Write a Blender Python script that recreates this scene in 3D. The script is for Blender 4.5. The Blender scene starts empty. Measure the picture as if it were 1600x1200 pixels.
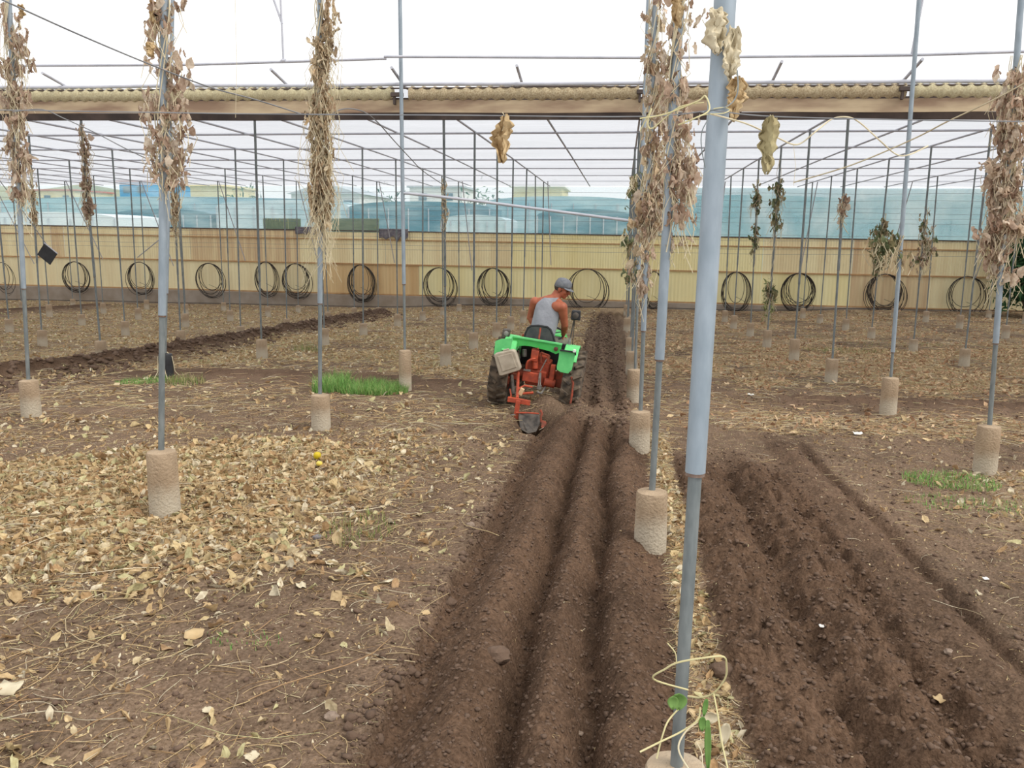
import bpy, bmesh, math, random
import numpy as np
from mathutils import Vector, Matrix, noise as mnoise

sc = bpy.context.scene
COL = sc.collection
random.seed(7)
RNG = np.random.default_rng(11)
PI = math.pi

# ------------------------------------------------------------------ camera, sky, sun, exposure
F, YAW, PITCH, ROLL, HC = 1324.1, -0.1271, 0.1748, 0.0095, 1.7
_f = Vector((math.sin(YAW) * math.cos(PITCH), math.cos(YAW) * math.cos(PITCH), -math.sin(PITCH)))
_r0 = Vector((math.cos(YAW), -math.sin(YAW), 0)); _u0 = _r0.cross(_f)
_r = _r0 * math.cos(ROLL) + _u0 * math.sin(ROLL)
_u = -_r0 * math.sin(ROLL) + _u0 * math.cos(ROLL)
cam = bpy.data.cameras.new('camera'); cam.sensor_width = 36; cam.lens = 36 * F / 1600
cam.clip_start = 0.05; cam.clip_end = 900
co = bpy.data.objects.new('camera', cam); COL.objects.link(co)
m = Matrix((_r, _u, -_f)).transposed().to_4x4(); m.translation = (0, 0, HC); co.matrix_world = m
sc.camera = co

w = bpy.data.worlds.new('sky'); sc.world = w; w.use_nodes = True
nt = w.node_tree; bg = nt.nodes['Background']
bg.inputs[0].default_value = (0.985, 0.99, 1.0, 1); bg.inputs[1].default_value = 1.1
sun = bpy.data.lights.new('sun', 'SUN'); sun.energy = 2.0; sun.angle = math.radians(32); sun.color = (1, .97, .92)
so = bpy.data.objects.new('sun', sun); COL.objects.link(so); so.rotation_euler = (math.radians(14), math.radians(40), 0)
sc.view_settings.view_transform = 'Standard'; sc.view_settings.look = 'None'
sc.view_settings.gamma = 1; sc.view_settings.exposure = 0.22
try: sc.view_settings.use_curve_mapping = False
except Exception: pass


def ray(px, py): return _f + _r * ((px - 800) / F) - _u * ((py - 600) / F)
def at(px, py, Y):                       # point on the vertical plane at depth Y seen at that pixel
    v = ray(px, py); return Vector((0, 0, HC)) + v * (Y / v.y)

# ------------------------------------------------------------------ ground shape
def sst(a, b, x):
    t = np.clip((x - a) / (b - a), 0, 1); return t * t * (3 - 2 * t)
def G(X, Y):                             # broad lie of the land
    X = np.asarray(X, float); Y = np.asarray(Y, float)
    z = -0.0375 * Y - 0.0129 * np.clip(X, -6, 6) * (1 - Y / 33.6)
    z = z - 0.17 * sst(-6, -9, X) + 0.15 * sst(5, 10, X) * sst(14, 25, Y)
    return z + .14 * sst(31.3, 33.3, Y)
def onG(px, py):
    v = ray(px, py); lo, hi = .5, 80.
    for _ in range(50):
        mm = (lo + hi) / 2; P = Vector((0, 0, HC)) + v * mm
        if P.z > float(H(P.x, P.y)): lo = mm
        else: hi = mm
    return Vector((0, 0, HC)) + v * lo

def vnoise(x, y, seed=0):
    xi = np.floor(x).astype(np.int64); yi = np.floor(y).astype(np.int64)
    fx = x - xi; fy = y - yi; fx = fx * fx * (3 - 2 * fx); fy = fy * fy * (3 - 2 * fy)
    def h(a, b):
        n = (a * 374761393 + b * 668265263 + seed * 2147483647 + 1013904223) & 0xffffffff
        n = ((n ^ (n >> 13)) * 1274126177) & 0xffffffff
        return ((n ^ (n >> 16)) & 0xffff) / 65535.0
    return (h(xi, yi) * (1 - fx) + h(xi + 1, yi) * fx) * (1 - fy) + (h(xi, yi + 1) * (1 - fx) + h(xi + 1, yi + 1) * fx) * fy
def fbm(x, y, o=3, seed=0):
    s = 0; a = .5
    for k in range(o): s = s + a * (vnoise(x, y, seed + k * 17) - .5) * 2; x = x * 2.03 + 3.1; y = y * 2.03 + 1.7; a *= .5
    return s
def bump(x, c, wd): return np.exp(-((x - c) / wd) ** 2)

def fields(X, Y):
    """height offset and soil masks"""
    X = np.asarray(X, float); Y = np.asarray(Y, float)
    wob = 0.035 * fbm(Y * .9, X * 0 + 2.2, 3, 5) + .05 * fbm(Y * 5, X * 5, 3, 6)
    x = X + wob
    # left ploughed strip beside the post row: three ridges
    near = 1 - sst(8.7, 9.6, Y)
    inL = sst(-.875, -.83, x) * (1 - sst(.24, .36, x))
    hL = .085 * bump(x, -.54, .13) + .085 * bump(x, -.22, .085) + .075 * bump(x, .08, .12) \
        - .085 * bump(x, -.375, .05) - .075 * bump(x, -.075, .045) - .05 * bump(x, -.78, .09) - .02
    farL = sst(9.6, 10.4, Y) * (1 - sst(31.5, 32.4, Y))
    xf = X + .5 * (Y - 11) / 20 * .9
    inF = sst(-.78, -.62, xf) * (1 - sst(.10, .2, X)) * farL
    hF = .045 * np.sin((xf + .03 * fbm(Y * 2, X, 2, 7)) * 2 * PI / .30) + .03
    hF2 = -.05
    # right ploughed strip, cloddy
    inR = sst(.46, .56, x) * (1 - sst(1.38, 1.5, x)) * (1 - sst(6.9, 8.2, Y + .6 * fbm(X * 2, Y, 2, 9)))
    hR = .05 * bump(x, .66, .12) - .07 * bump(x, .93, .08) + .055 * bump(x, 1.12, .11) - .06 * bump(x, 1.33, .07)
    inR2 = sst(1.38, 1.5, x) * (1 - sst(1.84, 1.94, x)) * (1 - sst(8.2, 9.2, Y))
    hR2 = .05 * bump(x, 1.62, .12) - .06 * bump(x, 1.81, .055)
    # far left berm of turned soil, and a second one further left
    b1 = bump(X + .9 * (1 - sst(10, 14.5, Y)) + .25 * fbm(Y * .7, X * .2, 2, 3), -8.5, .36) * sst(8.0, 11.0, Y) * (1 - sst(29.5, 30.5, Y))
    b2 = bump(X + .3 * fbm(Y * .5, X * .2, 2, 4), -20.5, .6) * sst(14, 17, Y) * (1 - sst(31, 32, Y))
    bands = bump(Y + .5 * fbm(X * .6, Y * .3, 2, 21), 11.6, .55) * (sst(1.6, 2.6, X) + (1 - sst(-2.2, -1.4, X)) * sst(-9, -7, X))
    rough = fbm(X * 3, Y * 3, 3, 31) * .022 + np.abs(fbm(X * 12, Y * 12, 3, 41)) * .018 + np.abs(fbm(X * 34, Y * 34, 2, 43)) * .007
    big = fbm(X * .55, Y * .55, 2, 51) * .035 * sst(3, 6, np.abs(Y) + 0 * X)
    c1 = vnoise(X * 9, Y * 8, 61); c2 = vnoise(X * 19 + 5, Y * 19, 62); c3 = vnoise(X * 42, Y * 42, 63)
    clod = (np.abs(c1 - .5) * 2) ** .8 * .075 + (np.abs(c2 - .5) * 2) * .045 + np.abs(c3 - .5) * .035
    fin = np.abs(fbm(X * 30, Y * 30, 2, 71)) * .020 + np.abs(fbm(X * 13, Y * 11, 2, 72)) * .035 + .012 * np.abs(fbm(X * 60, Y * 60, 1, 73)) - .012
    z = rough + big
    z = z + inL * near * (hL * 1.3 + fin) + inF * (hF - .01 + fin * 1.4)
    z = z + inR * (hR + clod - .03) + inR2 * (hR2 + fin * .7)
    z = z + b1 * (.24 + .5 * np.abs(fbm(X * 4, Y * 3, 3, 81)) * .25) + b2 * .2
    z = z + bands * (.05 + .06 * np.abs(fbm(X * 5, Y * 5, 3, 83)))
    # open trench behind the plough
    tr = bump(X, -.97, .17) * sst(8.3, 8.9, Y) * (1 - sst(9.45, 9.62, Y))
    z = z - .27 * tr + .10 * bump(X, -.45, .12) * sst(8.6, 9.0, Y) * (1 - sst(9.9, 10.6, Y)) + (.17 + .05 * fbm(X * 7, Y * 7, 2, 93)) * bump(X, -.82, .22) * bump(Y, 9.82, .16)
    fresh = np.clip(inL * near + inF * .42 + inR * 1.25 + inR2 * .7 + b1 * 1.2 + b2 + bands * .8 + tr, 0, 1.25)
    return z, fresh
def litter_mask(X, Y, fresh):
    X = np.asarray(X, float); Y = np.asarray(Y, float)
    n = fbm(X * .9, Y * .9, 3, 91)
    left = sst(-1.0 - .0 * Y, -1.9, X + .25 * n) * (1 - sst(7.2, 7.8, Y + .5 * n + 1.0 * np.clip(-3.4 - X, 0, 4))) * sst(3.05, 4.3, Y + .35 * n - .25 * (X + 3)) 
    left = left * (.25 + .75 * sst(-1.5, -2.5, X + .5 * n))
    left = np.maximum(left, .30 * sst(-.95, -1.3, X) * (1 - sst(8, 9, Y)) * sst(.1, .5, n + .3))
    strip = sst(.26, .34, X) * (1 - sst(.46, .54, X)) * (1 - sst(8.3, 9, Y)) * .9
    right = bump(X, 3.5, .95) * bump(Y, 6.2, 1.2)
    right = np.maximum(right, .9*sst(2.6, 3.3, X + .2 * n) * sst(3.6, 4.4, Y) * (1 - sst(7.4, 8.0, Y)))
    far = sst(12.2, 13.6, Y + .8 * n) * (.5 + 1.1 * n + .35 * fbm(X * 3.1, Y * .9, 2, 95))
    farl = sst(-6.5, -8.5, X) * sst(10, 12, Y) * .5
    mid = .10 + .12 * np.clip(n, 0, 1)
    mid = np.maximum(mid, .35 * sst(.8, 1.6, X) * sst(8.8, 9.4, Y) * (1 - sst(10.2, 10.8, Y)))
    mm = np.maximum.reduce([left, strip, right, far, farl, mid])
    return np.clip(mm * (1 - np.clip(fresh * 1.3, 0, 1)), 0, 1)
def H(X, Y): return G(X, Y) + fields(X, Y)[0]

# ------------------------------------------------------------------ materials
def srgb(r, g, b):
    return tuple((c / 255 / 12.92 if c / 255 <= .04045 else ((c / 255 + .055) / 1.055) ** 2.4) for c in (r, g, b))
MATS = {}
def mat(name, c1, c2=None, rough=.8, scale=8, metal=0, bumps=0, bscale=40, stretch=(1, 1, 1), alpha=None, trans=0, spec=.3, attr=None, detail=4):
    if name in MATS: return MATS[name]
    mt = bpy.data.materials.new(name); mt.use_nodes = True; n = mt.node_tree.nodes; l = mt.node_tree.links
    b = n['Principled BSDF']; b.inputs['Roughness'].default_value = rough; b.inputs['Metallic'].default_value = metal
    b.inputs['Specular IOR Level'].default_value = spec
    tc = n.new('ShaderNodeTexCoord'); mp = n.new('ShaderNodeMapping'); mp.inputs['Scale'].default_value = stretch
    l.new(tc.outputs['Object'], mp.inputs[0])
    no = n.new('ShaderNodeTexNoise'); no.inputs['Scale'].default_value = scale; no.inputs['Detail'].default_value = detail
    l.new(mp.outputs[0], no.inputs[0])
    cr = n.new('ShaderNodeValToRGB'); cr.color_ramp.elements[0].position = .35; cr.color_ramp.elements[1].position = .65
    cr.color_ramp.elements[0].color = (*c1, 1); cr.color_ramp.elements[1].color = (*(c2 or c1), 1)
    l.new(no.outputs[0], cr.inputs[0]); out = cr.outputs[0]
    if attr:
        a = n.new('ShaderNodeAttribute'); a.attribute_name = attr
        mx = n.new('ShaderNodeMix'); mx.data_type = 'RGBA'; mx.blend_type = 'MULTIPLY'; mx.inputs[0].default_value = 1
        l.new(a.outputs['Color'], mx.inputs[6]); l.new(out, mx.inputs[7]); out = mx.outputs[2]
    l.new(out, b.inputs['Base Color'])
    if bumps:
        n2 = n.new('ShaderNodeTexNoise'); n2.inputs['Scale'].default_value = bscale; n2.inputs['Detail'].default_value = 5
        l.new(tc.outputs['Object'], n2.inputs[0]); bp = n.new('ShaderNodeBump'); bp.inputs['Strength'].default_value = bumps
        bp.inputs['Distance'].default_value = .02
        l.new(n2.outputs[0], bp.inputs['Height']); l.new(bp.outputs[0], b.inputs['Normal'])
    if trans:
        tr = n.new('ShaderNodeBsdfTranslucent'); l.new(out, tr.inputs[0]); ms = n.new('ShaderNodeMixShader'); ms.inputs[0].default_value = trans
        o = n['Material Output']; l.new(b.outputs[0], ms.inputs[1]); l.new(tr.outputs[0], ms.inputs[2]); l.new(ms.outputs[0], o.inputs[0])
    if alpha is not None:
        tp = n.new('ShaderNodeBsdfTransparent'); ms2 = n.new('ShaderNodeMixShader'); ms2.inputs[0].default_value = alpha
        o = n['Material Output']; src = o.inputs[0].links[0].from_socket
        l.new(tp.outputs[0], ms2.inputs[1]); l.new(src, ms2.inputs[2]); l.new(ms2.outputs[0], o.inputs[0])
    MATS[name] = mt; return mt
S = srgb
def footing_mat():
    mt = mat('concrete', S(174, 152, 126), S(146, 126, 102), .92, 6, bumps=.6, bscale=60, stretch=(1, 1, .3)); n = mt.node_tree.nodes; l = mt.node_tree.links
    b = n['Principled BSDF']; src = b.inputs['Base Color'].links[0].from_socket
    tc = n.new('ShaderNodeTexCoord'); sx = n.new('ShaderNodeSeparateXYZ'); l.new(tc.outputs['Object'], sx.inputs[0])
    no = n.new('ShaderNodeTexNoise'); no.inputs['Scale'].default_value = 9; l.new(tc.outputs['Object'], no.inputs[0])
    ad = n.new('ShaderNodeMath'); ad.operation = 'MULTIPLY_ADD'; ad.inputs[1].default_value = .16; l.new(no.outputs[0], ad.inputs[0]); l.new(sx.outputs['Z'], ad.inputs[2])
    mr = n.new('ShaderNodeMapRange'); mr.inputs[1].default_value = .19; mr.inputs[2].default_value = .33; l.new(ad.outputs[0], mr.inputs[0])
    mx = n.new('ShaderNodeMix'); mx.data_type = 'RGBA'; l.new(mr.outputs[0], mx.inputs[0]); mx.inputs[6].default_value = (*S(180, 168, 148), 1); l.new(src, mx.inputs[7]); l.new(mx.outputs[2], b.inputs['Base Color'])
    return mt
M_galv = mat('galvanised_steel', S(134, 145, 153), S(150, 160, 168), .55, 25, .15, stretch=(1, 1, .3))
M_galv2 = mat('weathered_steel', S(106, 112, 112), S(130, 135, 134), .6, 30, .15, stretch=(1, 1, .3))
M_rust = mat('rusty_steel', S(100, 70, 52), S(125, 110, 100), .8, 40)
M_pipe = mat('grey_roof_pipe', S(176, 178, 186), S(190, 190, 197), .6, 6)
M_conc = footing_mat()
M_vine = mat('withered_leaf', S(255, 255, 255), S(235, 228, 222), .9, 60, trans=.62, attr='tint', spec=.05)
M_straw = mat('dry_leaf', S(255, 255, 255), S(225, 220, 215), .85, 60, trans=.22, attr='tint')
M_soilchunk = mat('clod', (.108, .067, .044), (.145, .095, .066), .95, 12, bumps=.5)
M_wire = mat('wire', S(110, 110, 112), S(130, 130, 130), .6)
M_twine = mat('twine', S(190, 175, 145), S(205, 195, 165), .9)
M_hose = mat('black_hose', S(48, 44, 40), S(72, 64, 58), .6, 5)
M_black = mat('black_plastic', S(36, 36, 38), S(50, 50, 52), .5)
M_orange = mat('orange_paint', S(190, 84, 56), S(150, 70, 52), .55, 16)
M_orangeD = mat('dirty_orange_paint', S(150, 66, 44), S(108, 62, 46), .7, 22)
M_green = mat('green_paint', S(60, 172, 76), S(78, 184, 92), .5, 7)
M_greenD = mat('faded_green_paint', S(110, 205, 125), S(92, 190, 112), .55, 9)
M_rubber = mat('dusty_rubber', S(60, 54, 48), S(116, 102, 86), .9, 14)
M_grime = mat('greasy_metal', S(62, 58, 54), S(96, 88, 80), .6, 20)
M_steelL = mat('bare_steel', S(150, 148, 142), S(120, 116, 110), .45, 20, .4)
M_canister = mat('dusty_plastic', S(176, 164, 146), S(158, 146, 128), .8, 12)
M_skin = mat('tanned_skin', S(168, 98, 72), S(150, 84, 60), .55, 14)
M_tank = mat('grey_cotton', S(150, 152, 158), S(138, 140, 147), .9, 9, bumps=.3, bscale=30)
M_trou = mat('grey_green_trousers', S(118, 118, 104), S(104, 104, 92), .9, 9)
M_cap = mat('grey_cap_cloth', S(104, 106, 112), S(120, 122, 126), .9, 30)
M_hair = mat('dark_hair', S(60, 50, 44), S(76, 66, 58), .9, 60)
M_grass = mat('grass_blade', S(255, 255, 255), S(235, 235, 235), .7, 20, trans=.3, attr='tint')

# ------------------------------------------------------------------ mesh helpers
class MB:
    def __init__(s): s.v = []; s.f = []
    def add(s, vs, fs):
        o = len(s.v); s.v += [tuple(v) for v in vs]; s.f += [tuple(i + o for i in f) for f in fs]; return s
    def box(s, c, d, M=None, taper=1.0):
        hx, hy, hz = d[0] / 2, d[1] / 2, d[2] / 2; vs = []
        for z in (-1, 1):
            t = taper if z > 0 else 1
            for x, y in ((-1, -1), (1, -1), (1, 1), (-1, 1)):
                v = Vector((x * hx * t, y * hy * t, z * hz)); vs.append((M @ v if M else v) + Vector(c))
        return s.add(vs, [(3, 2, 1, 0), (4, 5, 6, 7), (0, 1, 5, 4), (1, 2, 6, 5), (2, 3, 7, 6), (3, 0, 4, 7)])
    def tube(s, pts, r, n=8, cap=True):
        pts = [Vector(p) for p in pts]; N = len(pts)
        rs = r if isinstance(r, (list, tuple)) else [r] * N
        t0 = (pts[1] - pts[0]).normalized(); a = Vector((0, 0, 1)) if abs(t0.z) < .9 else Vector((1, 0, 0))
        u = t0.cross(a).normalized(); vs = []
        for i, p in enumerate(pts):
            t = (pts[min(i + 1, N - 1)] - pts[max(i - 1, 0)])
            t = t.normalized() if t.length > 1e-9 else t0
            u = (u - t * u.dot(t)); u = u.normalized() if u.length > 1e-6 else t.orthogonal().normalized()
            w_ = t.cross(u)
            for k in range(n):
                an = 2 * PI * k / n; vs.append(p + (u * math.cos(an) + w_ * math.sin(an)) * rs[i])
        fs = [(i * n + k, i * n + (k + 1) % n, (i + 1) * n + (k + 1) % n, (i + 1) * n + k) for i in range(N - 1) for k in range(n)]
        if cap: fs += [tuple(range(n - 1, -1, -1)), tuple((N - 1) * n + k for k in range(n))]
        return s.add(vs, fs)
    def lathe(s, c, prof, n=20, M=None, jit=0):
        vs = []; c = Vector(c)
        for r, z in prof:
            for k in range(n):
                an = 2 * PI * k / n; rr = r * (1 + (mnoise.noise(Vector((math.cos(an) * 2 + c.x * 9, math.sin(an) * 2 + c.y * 7, z * 6))) * jit if jit else 0))
                v = Vector((rr * math.cos(an), rr * math.sin(an), z)); vs.append((M @ v if M else v) + c)
        fs = [(i * n + k, i * n + (k + 1) % n, (i + 1) * n + (k + 1) % n, (i + 1) * n + k) for i in range(len(prof) - 1) for k in range(n)]
        fs += [tuple(range(n - 1, -1, -1)), tuple((len(prof) - 1) * n + k for k in range(n))]
        return s.add(vs, fs)
    def ellip(s, c, r, M=None, n=14, m_=9, jit=0, seed=0):
        vs = []; c = Vector(c)
        for i in range(m_ + 1):
            th = PI * i / m_
            for k in range(n):
                ph = 2 * PI * k / n; d = Vector((math.sin(th) * math.cos(ph), math.sin(th) * math.sin(ph), math.cos(th)))
                q = 1 + (jit * mnoise.noise(d * 1.7 + Vector((seed, seed * .7, 0))) if jit else 0)
                v = Vector((d.x * r[0], d.y * r[1], d.z * r[2])) * q; vs.append((M @ v if M else v) + c)
        fs = [(i * n + k, (i + 1) * n + k, (i + 1) * n + (k + 1) % n, i * n + (k + 1) % n) for i in range(m_) for k in range(n)]
        return s.add(vs, fs)
    def prism(s, pts, y0, y1, plane='xz'):       # outline in xz given thickness along y
        n = len(pts); vs = [(x, y0, z) for x, z in pts] + [(x, y1, z) for x, z in pts]
        return s.add(vs, [tuple(range(n)), tuple(range(2 * n - 1, n - 1, -1))] + [(k, k + n, (k + 1) % n + n, (k + 1) % n) for k in range(n)])
    def build(s, name, m_, parent=None, smooth=False, bev=0, loc=None):
        me = bpy.data.meshes.new(name)
        vs = s.v
        if loc is not None: vs = [(a - loc[0], b - loc[1], c - loc[2]) for a, b, c in vs]
        me.from_pydata(vs, [], s.f); me.update(); me.materials.append(m_)
        bm = bmesh.new(); bm.from_mesh(me); bmesh.ops.remove_doubles(bm, verts=bm.verts, dist=1e-6); bmesh.ops.recalc_face_normals(bm, faces=bm.faces); bm.to_mesh(me); bm.free()
        o = bpy.data.objects.new(name, me); COL.objects.link(o)
        if loc is not None: o.location = loc
        if parent:
            o.parent = parent
            if loc is None: o.matrix_parent_inverse = parent.matrix_world.inverted()
        if smooth:
            me.polygons.foreach_set('use_smooth', [True] * len(me.polygons))
            try: me.set_sharp_from_angle(angle=math.radians(42))
            except Exception: pass
        if bev:
            b = o.modifiers.new('bevel', 'BEVEL'); b.width = bev; b.segments = 2; b.limit_method = 'ANGLE'
        return o
def tag(o, label=None, cat=None, group=None, kind=None):
    for k, v in (('label', label), ('category', cat), ('group', group), ('kind', kind)):
        if v: o[k] = v
    return o
def empty(name, loc, label=None, cat=None, group=None, rot=None):
    o = bpy.data.objects.new(name, None); COL.objects.link(o); o.location = loc; o.empty_display_size = .1
    if rot: o.rotation_euler = rot
    L = Matrix.Translation(Vector(loc))
    if rot:
        from mathutils import Euler
        L = L @ Euler(rot).to_matrix().to_4x4()
    o.matrix_world = L
    return tag(o, label, cat, group)
def part(mb, name, m_, parent, **k):             # vertices already in the parent's local frame
    o = mb.build(name, m_, None, **k); o.parent = parent; return o

def array_mesh(name, V, Q, m_, tint=None, smooth=True, tri=False):
    me = bpy.data.meshes.new(name); nv = len(V); nf = len(Q); k = Q.shape[1]
    me.vertices.add(nv); me.vertices.foreach_set('co', V.astype(np.float32).ravel())
    me.loops.add(nf * k); me.loops.foreach_set('vertex_index', Q.astype(np.int32).ravel())
    me.polygons.add(nf); me.polygons.foreach_set('loop_start', np.arange(0, nf * k, k, dtype=np.int32))
    try: me.polygons.foreach_set('loop_total', np.full(nf, k, dtype=np.int32))
    except Exception: pass
    me.polygons.foreach_set('use_smooth', np.full(nf, smooth))
    me.update(calc_edges=True)
    if tint is not None:
        a = me.color_attributes.new('tint', 'FLOAT_COLOR', 'POINT')
        a.data.foreach_set('color', np.concatenate([tint, np.ones((nv, 1))], 1).astype(np.float32).ravel())
    me.materials.append(m_)
    o = bpy.data.objects.new(name, me); COL.objects.link(o); return o

# ------------------------------------------------------------------ ground
def graded(a, b, d0, rate, lo=None, hi=None):
    out = [a]
    while out[-1] < b: out.append(out[-1] + d0 + rate * max(0, out[-1] - a))
    return np.array(out)
ys = graded(1.15, 33.75, .0105, .0058)
xr = [0.]
while xr[-1] < 34: xr.append(xr[-1] + .0125 + .008 * max(0, xr[-1] - 1.9))
xl = [0.]
while xl[-1] < 36: xl.append(xl[-1] + .0125 + .008 * max(0, xl[-1] - 1.1))
xs = np.concatenate([-np.array(xl[::-1][:-1]), np.array(xr)])
XX, YY = np.meshgrid(xs, ys); dz, fresh = fields(XX, YY)
lit = litter_mask(XX, YY, fresh)
ZZ = G(XX, YY) + dz
V = np.stack([XX, YY, ZZ], -1).reshape(-1, 3)
nx, ny = len(xs), len(ys)
ii = (np.arange(ny - 1)[:, None] * nx + np.arange(nx - 1)[None, :]).ravel()
Q = np.stack([ii, ii + 1, ii + nx + 1, ii + nx], -1)
cf = np.array((.128, .080, .052)); cd = np.array((.178, .122, .084)); cl = np.array((.48, .37, .245))
n1 = fbm(XX * 1.3, YY * 1.3, 4, 101)[..., None]; n2 = fbm(XX * 9, YY * 9, 2, 103)[..., None]
fr = np.clip(fresh, 0, 1)[..., None]
c = cd * (1 - fr) + cf * fr * (1 - .25 * (np.abs(XX + 9) < 1.6))[..., None]
farm = (sst(11.5, 15, YY) * np.clip(.5 + .5 * fbm(XX * 1.6, YY * 1.6, 3, 105), 0, 1))[..., None]
lm = np.clip(lit[..., None] * (.38 + .5 * farm), 0, 1)
c = c * (1 - lm) + cl * lm
n3 = (RNG.random(XX.shape)[..., None] - .5)
c = np.clip(c * (1 + .30 * n1 + .30 * n2 + .35 * n3), .01, 1).reshape(-1, 3)
M_soil = mat('soil', (1.12, 1.1, 1.08), (.66, .62, .58), .96, 60, bumps=1, bscale=70, attr='tint', spec=.1, detail=8)
g = array_mesh('ground', V, Q, M_soil, c, smooth=True); g['kind'] = 'structure'

# ------------------------------------------------------------------ scattered leaves, stalks, clods
def rotm(rz, rx, ry):
    cz, sz, cx, sx, cy, sy = np.cos(rz), np.sin(rz), np.cos(rx), np.sin(rx), np.cos(ry), np.sin(ry); n = len(rz)
    Rz = np.zeros((n, 3, 3)); Rz[:, 0, 0] = cz; Rz[:, 0, 1] = -sz; Rz[:, 1, 0] = sz; Rz[:, 1, 1] = cz; Rz[:, 2, 2] = 1
    Rx = np.zeros((n, 3, 3)); Rx[:, 0, 0] = 1; Rx[:, 1, 1] = cx; Rx[:, 1, 2] = -sx; Rx[:, 2, 1] = sx; Rx[:, 2, 2] = cx
    Ry = np.zeros((n, 3, 3)); Ry[:, 1, 1] = 1; Ry[:, 0, 0] = cy; Ry[:, 0, 2] = sy; Ry[:, 2, 0] = -sy; Ry[:, 2, 2] = cy
    return Rz @ Rx @ Ry
STRAW = np.array([S(214, 190, 148), S(202, 174, 130), S(224, 206, 168), S(182, 150, 110), S(204, 196, 150), S(230, 218, 190), S(196, 162, 122), S(218, 196, 150), S(206, 180, 138)])
def leaves(name, P, size, pal=STRAW, tilt=.5, nu=5, nv=4, crump=.25, aspect=.7, lift=.4, weights=None, hang=False):
    """curled leaf blades, one little sheet each, in one mesh"""
    n = len(P); u = np.linspace(-.5, .5, nu); v = np.linspace(0, 1, nv)
    U, Vv = np.meshgrid(u, v); U = U.ravel(); Vv = Vv.ravel()
    wd = np.sin(np.clip(Vv * .92 + .06, 0, 1) * PI) ** .7
    asp = aspect * RNG.uniform(.4, 1.25, (n, 1)) * (1 + .55 * (RNG.random((n, len(U))) - .5))
    x = (U * wd)[None] * asp; y = np.tile((Vv - .5)[None], (n, 1)) + .16 * (RNG.random((n, len(U))) - .5)
    curl = RNG.uniform(-1.4, 1.4, (n, 1)); fold = RNG.uniform(-.2, .9, (n, 1))
    z = fold * np.abs(x) * 1.0 + .35 * curl * (y ** 2) + crump * (RNG.random((n, len(U))) - .5) * .6
    tw = RNG.normal(0, 1.1, (n, 1)) * y; x, z = x * np.cos(tw) - z * np.sin(tw), x * np.sin(tw) + z * np.cos(tw)
    x = x * (1 - .35 * np.abs(fold)); x = x + crump * .25 * (RNG.random((n, len(U))) - .5)
    L = np.stack([x, y, z], -1) * size[:, None, None]
    if hang: R = rotm(RNG.uniform(0, 2 * PI, n), PI / 2 + RNG.normal(0, tilt, n), RNG.normal(0, tilt, n))
    else: R = rotm(RNG.uniform(0, 2 * PI, n), RNG.normal(0, tilt, n), RNG.normal(0, tilt, n))
    W = np.einsum('nij,nkj->nki', R, L)
    if not hang: W[:, :, 2] = W[:, :, 2] - W[:, :, 2].min(1)[:, None] * lift
    W = W + P[:, None, :]
    k = nu * nv; q = np.array([(j * nu + i, j * nu + i + 1, (j + 1) * nu + i + 1, (j + 1) * nu + i) for j in range(nv - 1) for i in range(nu - 1)])
    Qa = (q[None] + (np.arange(n) * k)[:, None, None]).reshape(-1, 4)
    ci = RNG.choice(len(pal), n, p=weights); c = pal[ci] * RNG.uniform(.82, 1.12, (n, 1))
    t = np.repeat(c, k, 0)
    return W.reshape(-1, 3), Qa, t
def stalks(P, length, rad, pal=STRAW, bend=.4, seg=5, up=0.0):
    n = len(P); t = np.linspace(-.5, .5, seg + 1)
    az = RNG.uniform(0, 2 * PI, n); bx = RNG.normal(0, bend, n); bz = RNG.uniform(0, .25, n) ; s2 = RNG.normal(0, bend * .5, n)
    along = t[None] * length[:, None]
    side = (bx[:, None] * (t[None] ** 2) + s2[:, None] * t[None] ** 3 * 2) * length[:, None]
    hz = (bz[:, None] * (.25 - t[None] ** 2)) * length[:, None] + up * (t[None] + .5) * length[:, None] * RNG.random((n, 1))
    cx, sx = np.cos(az)[:, None], np.sin(az)[:, None]
    C = np.stack([along * cx - side * sx, along * sx + side * cx, hz + rad[:, None]], -1) + P[:, None]
    ring = np.array([(0, 1), (.87, -.5), (-.87, -.5)])
    off = np.zeros((n, seg + 1, 3, 3))
    for k in range(3):
        off[:, :, k, 0] = -sx * ring[k, 0]; off[:, :, k, 1] = cx * ring[k, 0]; off[:, :, k, 2] = ring[k, 1]
    W = C[:, :, None] + off * rad[:, None, None, None]
    K = (seg + 1) * 3
    q = np.array([(i * 3 + k, i * 3 + (k + 1) % 3, (i + 1) * 3 + (k + 1) % 3, (i + 1) * 3 + k) for i in range(seg) for k in range(3)])
    Qa = (q[None] + (np.arange(n) * K)[:, None, None]).reshape(-1, 4)
    c = pal[RNG.choice(len(pal), n)] * RNG.uniform(.8, 1.15, (n, 1))
    return W.reshape(-1, 3), Qa, np.repeat(c, K, 0)
def cat(parts):
    Vs, Qs, Ts = [], [], []; o = 0
    for v, q, t in parts: Vs.append(v); Qs.append(q + o); Ts.append(t); o += len(v)
    return np.concatenate(Vs), np.concatenate(Qs), np.concatenate(Ts)
def sample(x0, x1, y0, y1, n, power=1.0, byY=True):
    """random spots thinned by the litter mask, denser nearby"""
    X = RNG.uniform(x0, x1, n); Y = RNG.uniform(y0, y1, n)
    z, fr_ = fields(X, Y); mk = litter_mask(X, Y, fr_) ** power
    k = RNG.random(n) < mk
    X, Y, z = X[k], Y[k], z[k]
    return np.stack([X, Y, G(X, Y) + z], -1)

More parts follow.
